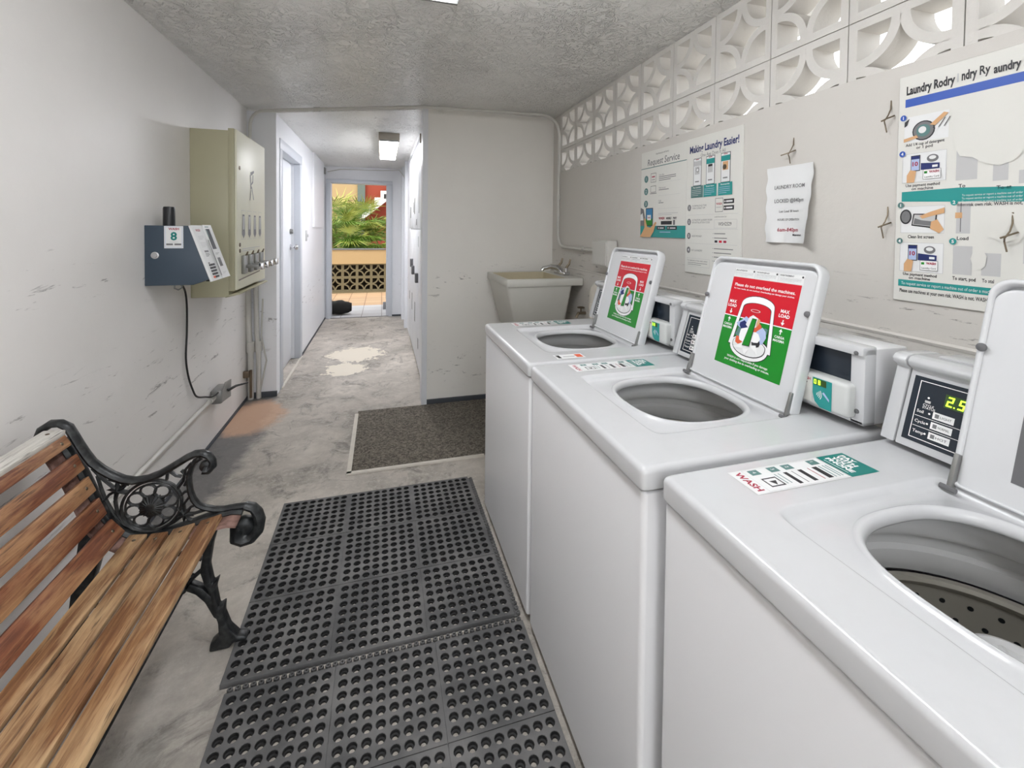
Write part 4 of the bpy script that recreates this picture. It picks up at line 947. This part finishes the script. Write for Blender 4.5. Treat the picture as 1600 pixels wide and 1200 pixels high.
# ================================================================== SINK
def sink():
    g = thing('utility_sink', 'stained white plastic utility sink mounted in the far right corner', 'sink', (1.09, 3.16, 0))
    X0, X1, Y0, Y1, Z = .800, 1.364, 2.872, 3.45, 1.040
    def rl(x0, x1, y0, y1, z, r=.012, n=4):
        L = []
        for cx, cy, a in ((x1-r, y1-r, 0), (x0+r, y1-r, PI/2), (x0+r, y0+r, PI), (x1-r, y0+r, 1.5*PI)):
            for k in range(n+1): t = a+PI/2*k/n; L.append((cx+r*math.cos(t), cy+r*math.sin(t), z))
        return L
    b = MB()
    b.loops([rl(X0+.02, X1, Y0+.02, Y1-.01, Z-.052), rl(X0+.004, X1, Y0+.004, Y1, Z-.052), rl(X0, X1, Y0, Y1, Z-.045), rl(X0, X1, Y0, Y1, Z-.005), rl(X0+.003, X1-.002, Y0+.003, Y1-.002, Z), rl(X0+.022, 1.262, Y0+.03, Y1-.03, Z, .03), rl(X0+.026, 1.256, Y0+.034, Y1-.034, Z-.004, .03)], 'sinkm')
    fixn(at(g, b, 'rim'))
    b = MB(); b.loops([rl(X0+.026, 1.256, Y0+.034, Y1-.034, Z-.004, .03), rl(X0+.05, 1.24, Y0+.06, Y1-.06, Z-.1, .03), rl(X0+.10, 1.2, Y0+.1, Y1-.1, Z-.33, .03)], 'sinkin', cap1=True); at(g, b, 'basin')
    b = MB(); b.loops([rl(X0+.006, 1.285, Y0+.012, Y1-.012, Z-.05, .02), rl(X0+.085, 1.245, Y0+.06, Y1-.06, Z-.37, .02), rl(X0+.10, 1.24, Y0+.08, Y1-.08, Z-.39, .02)], 'sinkm', cap1=True); at(g, b, 'bowl')
    for x in (X0+.12, 1.22):
        for y in (Y0+.1, Y1-.1):
            b = MB(); b.tube([(x, y, 0), (x, y, Z-.36)], .014, 'dullmetal', 10); at(g, b, 'leg')
    f = thing('faucet', 'chrome double handle faucet on the sink deck', 'faucet', (1.31, 3.14, Z))
    b = MB(); b.bbox(1.28, 1.335, 3.04, 3.24, Z, Z+.028, 'chrome', .010, 3); b.tube([(1.30, 3.14, Z+.025), (1.27, 3.14, Z+.055), (1.22, 3.14, Z+.062), (1.16, 3.14, Z+.05), (1.15, 3.14, Z+.035)], [.024, .022, .016, .014, .014], 'chrome', 12); at(f, b, 'spout')
    for y in (3.065, 3.215):
        b = MB(); b.tube([(1.31, y, Z+.02), (1.31, y, Z+.055)], .015, 'chrome', 12); b.tube([(1.31, y, Z+.055), (1.335, y, Z+.085), (1.345, y, Z+.12)], [.01, .008, .006], 'brass', 8); at(f, b, 'handle')
    h = thing('hose_bib', 'tarnished small tap on the wall beneath the sink deck', 'tap', (1.37, 2.9, .82))
    b = MB(); b.tube([(1.382, 2.84, .80), (1.31, 2.84, .80), (1.295, 2.84, .77)], .011, 'brass', 8); at(h, b, 'body')
    b = MB(); b.tube([(1.33, 2.84, .80), (1.33, 2.84, .84)], .005, 'brass', 6); b.tube([(1.33+.022*math.cos(t), 2.84+.022*math.sin(t), .84) for t in [PI*i/6 for i in range(13)]], .005, 'brass', 6); at(h, b, 'handle')
sink()

# ================================================================== PAYMENT KIOSK AND VENDING CABINET
def kiosk():
    g = thing('payment_kiosk', 'dark blue grey payment kiosk numbered 8 on the left wall', 'payment machine', (-1.03, 2.52, 1.24))
    Y0, Y1 = 2.410, 2.635
    b = MB(); b.prism([(-1.03, 1.379), (-.853, 1.379), (-.772, 1.132), (-.840, 1.104), (-1.03, 1.104)], Y0, Y1, 'kiosk', 'Y', .002); at(g, b, 'housing')
    V = Vector((-.085, 0, .255)).normalized(); O = Vector((-.766, Y0-.004, 1.118)); U = Vector((0, 1, 0)); N = U.cross(V)
    def slab(u0, u1, v0, v1, w0, w1, mat, name):
        b = MB(); ps = [O+U*u+V*v+N*w for u in (u0, u1) for v in (v0, v1) for w in (w0, w1)]
        b.add(ps, [(0, 1, 3, 2), (4, 6, 7, 5), (0, 4, 5, 1), (2, 3, 7, 6), (0, 2, 6, 4), (1, 5, 7, 3)], mat); return at(g, b, name)
    fp = slab(0, .233, .0, .276, -.004, .006, 'paper', 'front_plate')
    slab(.125, .233, .0, .276, .006, .012, 'paper', 'screen_bezel')
    s = Sheet(O+N*.012, U, V); s.rect(.140, .150, .19, .255, 'blackglass'); s.rect(.143, .215, .152, .25, 'tealgrey', 2); s.rect(.150, .060, .190, .105, 'black'); s.lines(.15, .13, .05, 2, .006, 'inkgrey', .002); s.lines(.14, .268, .07, 1, .01, 'tealgrey', .005); s.lines(.15, .03, .05, 2, .006, 'inklight', .002)
    s.rect(.118, .015, .1255, .20, 'ink', 1)
    at(g, s.mb, 'screen')
    s = Sheet(O+N*.006, U, V); s.text('WASH', .03, .245, .012, 'inkred', 1, bold=.03, width=.055); s.lines(.03, .222, .07, 3, .007, 'inklight', .002); s.lines(.03, .19, .07, 4, .007, 'inklight', .002); s.rect(.04, .14, .09, .15, 'inkgrey'); s.lines(.04, .135, .05, 3, .006, 'inkgrey', .003); s.rect(.03, .085, .05, .09, 'ink')
    at(g, s.mb, 'printing')
    b = MB()
    for i in range(3):
        for j in range(5):
            ps = [O+U*(.032+i*.024+a)+V*(.012+j*.015+c_)+N*w for a in (0, .018) for c_ in (0, .010) for w in (.006, .009)]
            b.add(ps, [(0, 1, 3, 2), (4, 6, 7, 5), (0, 4, 5, 1), (2, 3, 7, 6), (0, 2, 6, 4), (1, 5, 7, 3)], 'orange_ink' if (j == 0 and i == 0) else 'ink')
    at(g, b, 'keypad')
    b = MB(); b.lathe([(.024, 0), (.0235, .08), (.021, .088), (0, .09)], (-.957, 2.47, 1.379), 'black', 20); at(g, b, 'antenna')
    b = MB(); b.lathe([(.017, 0), (.016, -.005), (.010, -.006), (.009, -.009), (0, -.009)], (-.988, Y0, 1.243), 'chrome', 20, 'Y'); at(g, b, 'lock')
    s = Sheet((-.953, Y0-.001, 1.275), (1, 0, 0), (0, 0, 1)); s.rect(0, 0, .075, .102, 'paper'); s.frame(.004, .004, .071, .098, .0012, 'lilac', 2); s.text('WASH', .0375, .084, .010, 'inkred', 2, 'C', .03, width=.042); s.text('8', .0375, .038, .036, 'tealdk', 2, 'C', .03); s.rect(.008, .014, .034, .022, 'inkgrey', 2); s.rect(.04, .014, .067, .022, 'inkgrey', 2); s.rect(.02, .028, .055, .0295, 'inklight', 2)
    at(g, s.mb, 'number_label')
    b = MB(); b.lathe([(.008, 0), (.008, -.014), (0, -.015)], (-.80, 2.47, 1.128), 'black', 12); at(g, b, 'rubber_foot')
    b = MB(); b.lathe([(.008, 0), (.008, -.014), (0, -.015)], (-.80, 2.56, 1.128), 'black', 12); at(g, b, 'rubber_foot')
    b = MB(); b.tube([(-.93, 2.45, 1.104), (-.93, 2.45, 1.085), (-.915, 2.45, 1.078), (-.90, 2.45, 1.088), (-.90, 2.45, 1.104)], .0035, 'dullmetal', 8); at(g, b, 'padlock_loop')
    b = MB(); pts = [(-.98, 2.62, 1.10), (-1.01, 2.78, 1.04), (-1.018, 2.83, .95), (-1.02, 2.835, .80), (-1.02, 2.82, .66), (-1.02, 2.85, .55), (-1.018, 2.90, .46), (-1.015, 2.95, .40), (-1.005, 3.05, .36), (-.99, 3.12, .335), (-.985, 3.22, .33)]
    P_ = [Vector(p) for p in pts]; sm = []
    for i in range(len(P_)-1):
        p0, p1, p2, p3 = P_[max(i-1, 0)], P_[i], P_[i+1], P_[min(i+2, len(P_)-1)]
        for k in range(5):
            t = k/5; sm.append(.5*((2*p1)+(p2-p0)*t+(2*p0-5*p1+4*p2-p3)*t*t+(3*p1-p0-3*p2+p3)*t**3))
    sm.append(P_[-1]); b.tube(sm, .005, 'cable', 8); c_ = b.build('power_cord'); tag(c_, 'black cord hanging from the kiosk down to the wall outlet', 'cord')
    b = MB(); b.tube([(-.958, 3.30, .31), (-.93, 3.36, .315), (-.88, 3.44, .305)], [.010, .008, .004], 'cable', 8); b.tube([(-.985, 3.22, .33), (-.97, 3.26, .325), (-.955, 3.31, .31)], .006, 'cable', 8); tag(b.build('plug'), 'black plug sticking out of the outlet box', 'plug')
kiosk()
def vending():
    g = thing('vending_cabinet', 'beige wall mounted vending cabinet with coin slides left of the hallway', 'vending machine', (-.92, 3.23, .97))
    Y0, Y1 = 2.916, 3.56
    b = MB(); b.bbox(-1.03, -.842, Y0, Y1, .972, 1.925, 'beige', .003); at(g, b, 'body')
    b = MB(); b.bbox(-.843, -.812, Y0+.001, Y1+.004, 1.005, 1.938, 'beige', .003); at(g, b, 'door_frame')
    b = MB(); b.bbox(-.812, -.800, Y0+.006, Y1, 1.01, 1.935, 'cream_en', .003); d = at(g, b, 'door')
    s = Sheet((-.7995, Y0, 0), (0, 1, 0), (0, 0, 1))
    for k in range(4):
        u = .10+k*.125
        s.frame(u-.012, 1.30, u+.072, 1.475, .002, 'inklight'); s.poly([(u, 1.33), (u+.03, 1.305), (u+.06, 1.33), (u+.05, 1.45), (u+.01, 1.45)], 'inkgrey', 1); s.rect(u+.015, 1.36, u+.045, 1.44, 'inklight', 2)
    for pts in ([(.28, 1.72), (.36, 1.74), (.36, 1.725), (.295, 1.70)], [(.27, 1.70), (.285, 1.71), (.30, 1.62), (.285, 1.61)], [(.33, 1.71), (.345, 1.71), (.34, 1.66), (.30, 1.64), (.30, 1.65), (.328, 1.67)], [(.30, 1.635), (.315, 1.63), (.36, 1.55), (.345, 1.55)], [(.29, 1.61), (.30, 1.61), (.275, 1.54), (.262, 1.545)]): s.poly(pts, 'inkgrey')
    s.lines(.10, 1.245, .4, 2, .012, 'inklight', .004)
    s.poly([(.03, 1.06), (.5, 1.075), (.5, 1.082), (.03, 1.068)], 'brass')
    at(g, s.mb, 'product_pictures')
    for z in (1.72, 1.235, 1.27):
        b = MB(); b.lathe([(.012, 0), (.011, .004), (0, .005)], (-.80, Y0+.055, z), 'brass', 14, 'X'); at(g, b, 'lock')
    for k in range(4):
        y = 3.02+k*.125
        b = MB(); b.bbox(-.801, -.778, y-.018, y+.04, 1.095, 1.205, 'dullmetal', .004); b.bbox(-.79, -.69, y, y+.026, 1.13, 1.148, 'dullmetal', .003); b.bbox(-.712, -.688, y-.006, y+.034, 1.12, 1.16, 'chrome', .003); b.tube([(-.785, y+.005, 1.2), (-.775, y+.02, 1.225), (-.785, y+.035, 1.2)], .004, 'brass', 6); at(g, b, 'coin_slide')
    b = MB(); b.prism([(-.86, .968), (-.785, .985), (-.782, .993), (-.80, .997), (-.845, .985), (-.86, .974)], Y0, Y1, 'beige', 'Y', .002); at(g, b, 'tray')
vending()

# ================================================================== POSTERS AND SIGN
WX = 1.3825
def board(name, y0, z0, w, h, label, th=.006):
    g = thing(name, label, 'poster', (WX, y0-w/2, z0))
    b = MB(); b.bbox(WX-.001-th, WX-.001, y0-w, y0, z0, z0+h, 'posterbg', .001, 1); at(g, b, 'panel')
    return g, Sheet((WX-.001-th, y0, z0), (0, -1, 0), (0, 0, 1), .0004)
def phone(s, u, v, w, h, screen='paper', top='teal', l=2):
    s.rect(u, v, u+w, v+h, 'ink', l); s.rect(u+.0025, v+.0025, u+w-.0025, v+h-.0025, screen, l+1); s.rect(u+.0025, v+h*.72, u+w-.0025, v+h*.9, top, l+2); s.rect(u+w*.3, v+h*.94, u+w*.7, v+h*.965, 'inkred', l+2)
g1, s = board('instruction_poster', 2.182, 1.345, .384, .459, 'Request Service poster, left of the Making Laundry Easier poster')
s.text('Need Assistance with Service', .19, .432, .009, 'ink', 1, 'C', width=.11)
s.text('Request Service', .06, .382, .034, 'inkgrey', 1, 'L', .01, skew=.1, width=.27)
s.rect(.0, .368, .384, .372, 'tealgrey')
for i, v in enumerate((.312, .245, .178)):
    s.circ(.05, v, .019, 'tealgrey', 1, n=20); s.text(str(i+1), .05, v-.008, .018, 'paper', 2, 'C')
    if i == 0: s.frame(.092, v-.022, .14, v+.026, .002, 'ink'); s.rect(.102, v+.004, .13, v+.010, 'inkred', 2); s.rect(.102, v-.01, .13, v-.007, 'inkgrey', 2)
    elif i == 1: s.frame(.092, v-.008, .14, v+.026, .002, 'ink'); s.rect(.088, v-.016, .146, v-.012, 'inkgrey', 2)
    s.text(('Use the', 'Visit us at', 'Call')[i], .165, v+.006, .010, 'inkgrey', 1); s.lines(.165, v+.002, (.14, .12, .06)[i], (3, 1, 1)[i], .009, 'inkgrey', .0035)
    s.rect(.16, v-.030, .34, v-.029, 'inklight')
s.lines(.165, .125, .16, 2, .008, 'inklight', .003)
s.rect(.0, 0, .384, .060, 'teal', 1)
s.text('WASH', .17, .092, .013, 'inkred', 3, bold=.03, width=.05); s.text('MOBILE', .235, .092, .011, 'ink', 3, bold=.03, width=.04); s.text('PAY', .29, .092, .011, 'ink', 3, bold=.03)
s.rect(.19, .066, .28, .084, 'ink', 3); s.rect(.29, .064, .305, .088, 'inkgrey', 3)
s.rect(.155, .04, .225, .058, 'ink', 3); s.rect(.24, .04, .32, .058, 'ink', 3); s.rect(.18, .046, .215, .051, 'paper', 4); s.rect(.265, .046, .31, .051, 'paper', 4); s.circ(.17, .049, .004, 'paper', 4); s.circ(.252, .049, .004, 'paper', 4)
s.rect(.18, .026, .27, .030, 'lilac', 3)
s.poly([(.0, .06), (.06, .06), (.03, .15), (0, .16)], 'inkgrey', 2); s.poly([(.0, .09), (.03, .09), (.02, .13), (0, .12)], 'paper', 3)
s.rect(.052, .060, .118, .155, 'ink', 4); s.rect(.056, .064, .114, .151, 'skyink', 5); s.rect(.056, .064, .114, .098, 'green', 6); s.rect(.068, .09, .102, .118, 'paper', 7); s.text('WASH', .085, .100, .008, 'inkred', 8, 'C', .03, width=.026)
s.poly([(.0, 0), (.10, 0), (.13, .03), (.14, .055), (.155, .075), (.145, .082), (.125, .065), (.10, .050), (.07, .055), (.05, .10), (.04, .10), (.045, .05), (.02, .02)], 'skin_ink', 9)
at(g1, s.mb, 'print')
g1, s = board('instruction_poster', 1.797, 1.187, .342, .619, 'Making Laundry Easier poster with three phones and numbered steps')
s.text('Making Laundry Easier!', .020, .552, .031, 'navy', 1, 'L', .03, width=.300)
s.text('One App Does It All', .095, .526, .015, 'inkgrey', 1, 'L', width=.15)
for i, (u, c_) in enumerate(((.048, 'inkgrey'), (.132, 'teal'), (.222, 'teal'))):
    phone(s, u, .398, .054, .125, 'paper', ('inklight', 'teal', 'teal')[i]); s.rect(u-.012, .345, u+.068, .398, ('tealgrey', 'teal', 'teal')[i], 6)
    s.text(('Pay Laundry', 'Check Status', 'Rewards')[i], u+.028, .388, .006, 'paper', 7, 'C', .02, width=.05); s.lines(u-.006, .380, .062, 4, .008, 'lilac' if i else 'inklight', .002, 7)
    s.rect(u+.012, .45, u+.042, .485, ('inklight', 'inklight', 'skin_ink')[i], 5); s.rect(u+.014, .415, u+.04, .420, 'inkgrey', 5)
s.circ(.078, .47, .010, 'inkgrey', 6); s.circ(.078, .47, .007, 'paper', 7); s.rect(.147, .476, .172, .486, 'ink', 6); s.circ(.245, .463, .011, 'brass', 6)
for i, v in enumerate((.300, .235, .170, .105)):
    s.circ(.024, v, .0125, 'inkgrey', 1, .015); s.text(str(i+1), .024, v-.006, .013, 'paper', 2, 'C', .03)
    if i < 3: s.rect(.012, v-.034, .322, v-.033, 'inklight')
s.text('DOWNLOAD THE', .045, .304, .008, 'inkgrey', 1); s.text('WASH CONNECT APP', .045, .293, .008, 'inkgrey', 1, width=.085)
s.text('ACTIVATE BY LAUNDRY ROOM', .045, .239, .008, 'inkgrey', 1, width=.13); s.text('OR INSTALLATION CODE', .045, .228, .008, 'inkgrey', 1, width=.115)
s.text('ADD MONEY', .045, .166, .008, 'inkgrey', 1); s.text('DO LAUNDRY', .045, .101, .008, 'inkgrey', 1)
s.frame(.192, .275, .238, .335, .0022, 'inkgrey'); s.text('WASH', .215, .306, .009, 'inkred', 1, 'C', .03, width=.034); s.text('CONNECT', .215, .293, .005, 'inkgrey', 1, 'C')
for v in (.309, .282): s.rect(.242, v, .300, v+.019, 'ink'); s.rect(.256, v+.006, .292, v+.013, 'paper', 2); s.circ(.249, v+.0095, .0035, 'paper', 2)
s.text('Laundry Room License Code', .190, .252, .006, 'inkgrey', 1, width=.07)
s.frame(.188, .206, .318, .243, .0013, 'inklight'); s.text('WSH2529', .213, .217, .015, 'ink', 1, 'L', .0, width=.075)
for v in (.183, .164, .118, .100, .082, .064): s.circ(.183, v, .0016, 'inkgrey'); s.rect(.190, v-.002, .190+(.065, .075, .11, .10, .08, .09)[(.183, .164, .118, .100, .082, .064).index(v)], v+.0015, 'inkgrey')
for i, m_ in enumerate(('ink', 'red', 'inkred')): s.rect(.192+i*.026, .141, .213+i*.026, .157, 'paper', 2); s.rect(.194+i*.026, .144, .211+i*.026, .154, m_, 3)
s.frame(.012, .030, .165, .068, .0012, 'inklight'); s.text('For assistance or if you need a refund', .02, .055, .006, 'ink', 1, width=.13); s.lines(.02, .048, .13, 2, .008, 'inkgrey', .002)
at(g1, s.mb, 'print')

g1, s = board('instruction_poster', .898, 1.195, .86, .614, 'torn Laundry Room poster with blue and teal bands at the right edge of the photo')
s.text('Laundry Rodry', .018, .562, .022, 'ink', 1, 'L', .04, width=.108); s.text('I', .130, .563, .022, 'inklight', 1); s.text('ndry', .139, .565, .022, 'ink', 1, 'L', .04, width=.030); s.text('Ry', .174, .567, .021, 'ink', 2, 'L', .02, width=.020); s.text('aundry R', .200, .562, .020, 'ink', 3, 'L', .03, width=.062); s.text('oom', .266, .562, .022, 'ink', 3, 'L', .03)
s.rect(.016, .528, .80, .550, 'blue')
def pic1(u, v):
    s.rect(u, v, u+.10, v+.070, 'paper', 1); s.circ(u+.045, v+.028, .026, 'ink', 2); s.circ(u+.045, v+.028, .023, 'inkgrey', 3); s.circ(u+.045, v+.028, .016, 'tealgrey', 4); s.circ(u+.043, v+.03, .009, 'paper', 5)
    s.poly([(u+.06, v+.04), (u+.09, v+.066), (u+.1, v+.062), (u+.072, v+.036)], 'skin_ink', 6); s.poly([(u, v+.012), (u+.03, v+.018), (u+.034, v+.011), (u, v+.003)], 'skin_ink', 6)
    for k in range(3): s.poly([(u+.066+k*.012, v+.03), (u+.068+k*.012, v+.03), (u+.084+k*.01, v+.052), (u+.082+k*.01, v+.052)], 'ink', 5)
    s.poly([(u, v+.058), (u+.012, v+.066), (u+.006, v+.048), (u, v+.044)], 'ink', 3)
def pic2(u, v):
    s.rect(u, v, u+.10, v+.078, 'paper', 1); s.frame(u, v, u+.10, v+.078, .0008, 'inklight', 2)
    s.rect(u+.02, v+.03, u+.042, v+.072, 'ink', 3); s.rect(u+.0215, v+.032, u+.0405, v+.070, 'lilac', 4); s.text('10', u+.031, v+.044, .011, 'inkred', 5, 'C', .03); s.rect(u+.0215, v+.062, u+.0405, v+.070, 'navy', 5)
    s.poly([(u+.012, v), (u+.03, v), (u+.034, v+.03), (u+.02, v+.034), (u+.012, v+.02)], 'skin_ink', 6)
    s.circ(u+.07, v+.06, .013, 'inkgrey', 3, .010); s.circ(u+.07, v+.062, .008, 'paper', 4, .005)
    s.poly([(u+.044, v+.032), (u+.086, v+.028), (u+.086, v+.046), (u+.044, v+.05)], 'navy', 4); s.rect(u+.07, v+.036, u+.082, v+.042, 'paper', 5)
    s.rect(u+.050, v+.006, u+.090, v+.032, 'whiteink', 6); s.frame(u+.050, v+.006, u+.090, v+.032, .0008, 'inkgrey', 7); s.text('WASH', u+.064, v+.022, .006, 'inkred', 8, bold=.03, width=.022); s.text('Laundry Card', u+.054, v+.010, .0045, 'ink', 8, width=.032); s.rect(u+.053, v+.021, u+.060, v+.027, 'green', 8)
def pic3(u, v):
    s.rect(u, v, u+.10, v+.072, 'paper', 1); s.frame(u, v, u+.10, v+.072, .0008, 'inklight', 2); s.circ(u+.012, v+.044, .014, 'ink', 3, .020); s.circ(u+.012, v+.044, .011, 'inkgrey', 4, .016)
    s.poly([(u+.026, v+.02), (u+.082, v+.012), (u+.084, v+.05), (u+.030, v+.052)], 'ink', 3); s.poly([(u+.029, v+.023), (u+.079, v+.016), (u+.081, v+.047), (u+.033, v+.049)], 'inklight', 4); s.poly([(u+.031, v+.024), (u+.078, v+.018), (u+.079, v+.03), (u+.05, v+.034), (u+.034, v+.04)], 'inkgrey', 5)
    s.poly([(u+.045, v+.045), (u+.07, v+.056), (u+.1, v+.066), (u+.1, v+.052), (u+.07, v+.044), (u+.052, v+.038)], 'skin_ink', 6); s.poly([(u+.07, v+.012), (u+.09, v), (u+.1, v+.01), (u+.085, v+.036), (u+.072, v+.03)], 'skin_ink', 6)
pic1(.016, .430); pic2(.014, .322); pic3(.014, .186); pic2(.014, .082)
def num(n_, u, v, m_): s.circ(u, v, .0075, m_, 8, .008); s.text(str(n_), u, v-.004, .008, 'whiteink', 9, 'C', .03)
num(1, .014, .500, 'blue'); num(4, .014, .402, 'blue'); num(1, .014, .262, 'tealgrey'); num(4, .014, .164, 'tealgrey'); num(2, .134, .264, 'teal'); num(5, .134, .166, 'teal')
for u, v, a, b_ in ((.064, .418, 'Add 1/4 cup of detergent', 'or 1 pod'), (.062, .308, 'Use payment method', 'on machine'), (.062, .068, 'Use payment method', 'on machine')):
    s.text(a, u, v+.003, .0075, 'ink', 1, 'C', .02, width=.078 if a[0] == 'U' else .088); s.text(b_, u, v-.0065, .0075, 'ink', 1, 'C', .02)
s.text('Clean lint screen', .062, .172, .0085, 'ink', 1, 'C', .02, width=.06)
s.text('Load', .152, .170, .0085, 'ink', 1, 'C', .02); s.text('To', .140, .300, .0085, 'ink', 1, 'L', .02); s.text('To st', .212, .290, .0085, 'ink', 1, 'L', .02); s.text('To', .262, .285, .0085, 'ink', 1); s.text('To start, pod', .134, .070, .0085, 'ink', 1, 'L', .02, width=.046); s.text('To stal', .192, .070, .0085, 'ink', 1, 'L', .02, width=.022); s.text('To', .252, .062, .0085, 'ink', 1)
s.poly([(.014, .272), (.80, .23), (.80, .262), (.14, .300), (.014, .298)], 'teal', 1)
for k in range(3): s.text('To request service or report a machine out of order', .148, .278-.008*k, .005, 'paper', 2, width=.11)
s.text('own risk own risk. WASH is not, W', .140, .253, .008, 'ink', 1, 'L', .02, width=.13)
s.rect(.012, .040, .80, .058, 'teal'); s.text('To request service or report a machine out of order a machine out of order', .02, .045, .008, 'paper', 2, width=.24)
s.text('Please use machines at your own risk. WASH is not. WASH own risk machin risk', .016, .024, .0095, 'ink', 1, 'L', .02, width=.255)
for u0, v0, u1, v1 in ((.134, .318, .176, .40), (.205, .310, .232, .35), (.134, .084, .172, .155), (.19, .086, .225, .14), (.138, .186, .166, .26), (.262, .12, .29, .18), (.25, .3, .29, .33)): s.rect(u0, v0, u1, v1, 'inklight', 1)
s.rect(.146, .19, .148, .262, 'inkgrey', 2); s.rect(.136, .224, .15, .238, 'skin_ink', 3)
at(g1, s.mb, 'print')
b = MB()
rng = random.Random(3)
for (u, v, w_, h_) in ((.128, .352, .15, .15), (.20, .165, .07, .07), (.17, .10, .03, .05)):
    pts = [(WX-.0095, .898-(u+w_/2+w_/2*math.cos(t)*(1+.12*rng.uniform(-1, 1))), 1.195+v+h_/2+h_/2*math.sin(t)*(1+.15*rng.uniform(-1, 1))) for t in [2*PI*i/18 for i in range(18)]]
    b = MB(); b.add(pts, [tuple(range(18))], 'posterbg'); at(g1, b, 'torn_patch')

def papersign():
    g = thing('paper_notice', 'curled white paper notice reading LAUNDRY ROOM taped to the right wall', 'notice', (WX, 1.24, 1.34))
    w, h = .192, .272
    f = lambda u, v: .006+.055*max(0, (u/w-.55)/.45)**2*(.6+.4*math.sin(v*14+1))*.6+.0016*math.sin(u*45+v*16)+.001*math.sin(v*40)+.010*max(0, 1-v/.05)*math.sin(u*40)**2
    s = Sheet((WX, 1.338, 1.342), (0, -1, 0), (0, 0, 1), .0005); s.warp = f
    n, m_ = 24, 30; b = MB()
    for lay in (0, -1.2):
        b.add([s.p(w*i/n+(.003*math.sin(j*.8) if i in (0, n) else 0), h*j/m_, lay) for j in range(m_+1) for i in range(n+1)], [(j*(n+1)+i, j*(n+1)+i+1, (j+1)*(n+1)+i+1, (j+1)*(n+1)+i) for j in range(m_) for i in range(n)], 'paper', True)
    at(g, b, 'sheet')
    for txt, v, sz, m, wd in (('LAUNDRY ROOM', .192, .013, 'inkgrey', .125), ('LOCKED @840pm', .143, .013, 'inkgrey', .125), ('Last Load 30 hours', .108, .008, 'inkgrey', .085), ('HOURS OF OPERATION', .078, .008, 'inkgrey', .095), ('6am-840pm', .040, .013, 'inkred', .09)): s.text(txt, .098, v, sz, m, 3, 'C', .01, width=wd)
    s.text('Management', .12, .025, .007, 'ink', 3, 'L', .03, width=.042)
    at(g, s.mb, 'lettering')
papersign()
for i, (y, z, lb) in enumerate(((1.232, 1.655, 'bent wire hook on the wall above the paper notice'), (.921, 1.70, 'upper bent wire hook left of the torn poster'), (.921, 1.40, 'lower bent wire hook left of the torn poster'), (.654, 1.375, 'bent wire hook piercing the torn poster near the right edge'))):
    x = WX if i < 3 else WX-.007
    b = MB(); b.tube([(x, y+.002, z+.055), (x-.004, y, z+.03), (x-.016, y-.002, z+.012), (x-.022, y+.004, z-.004), (x-.010, y+.010, z-.012), (x-.012, y+.004, z-.035)], .0018, 'brass', 7); b.tube([(x-.004, y-.01, z+.01), (x-.02, y+.0, z+.002), (x-.026, y+(.03 if i == 0 else .01), z-.004)], .0022, 'brass', 7)
    tag(b.build('wire_hook'), lb, 'hook', 'wire hooks on the right wall')
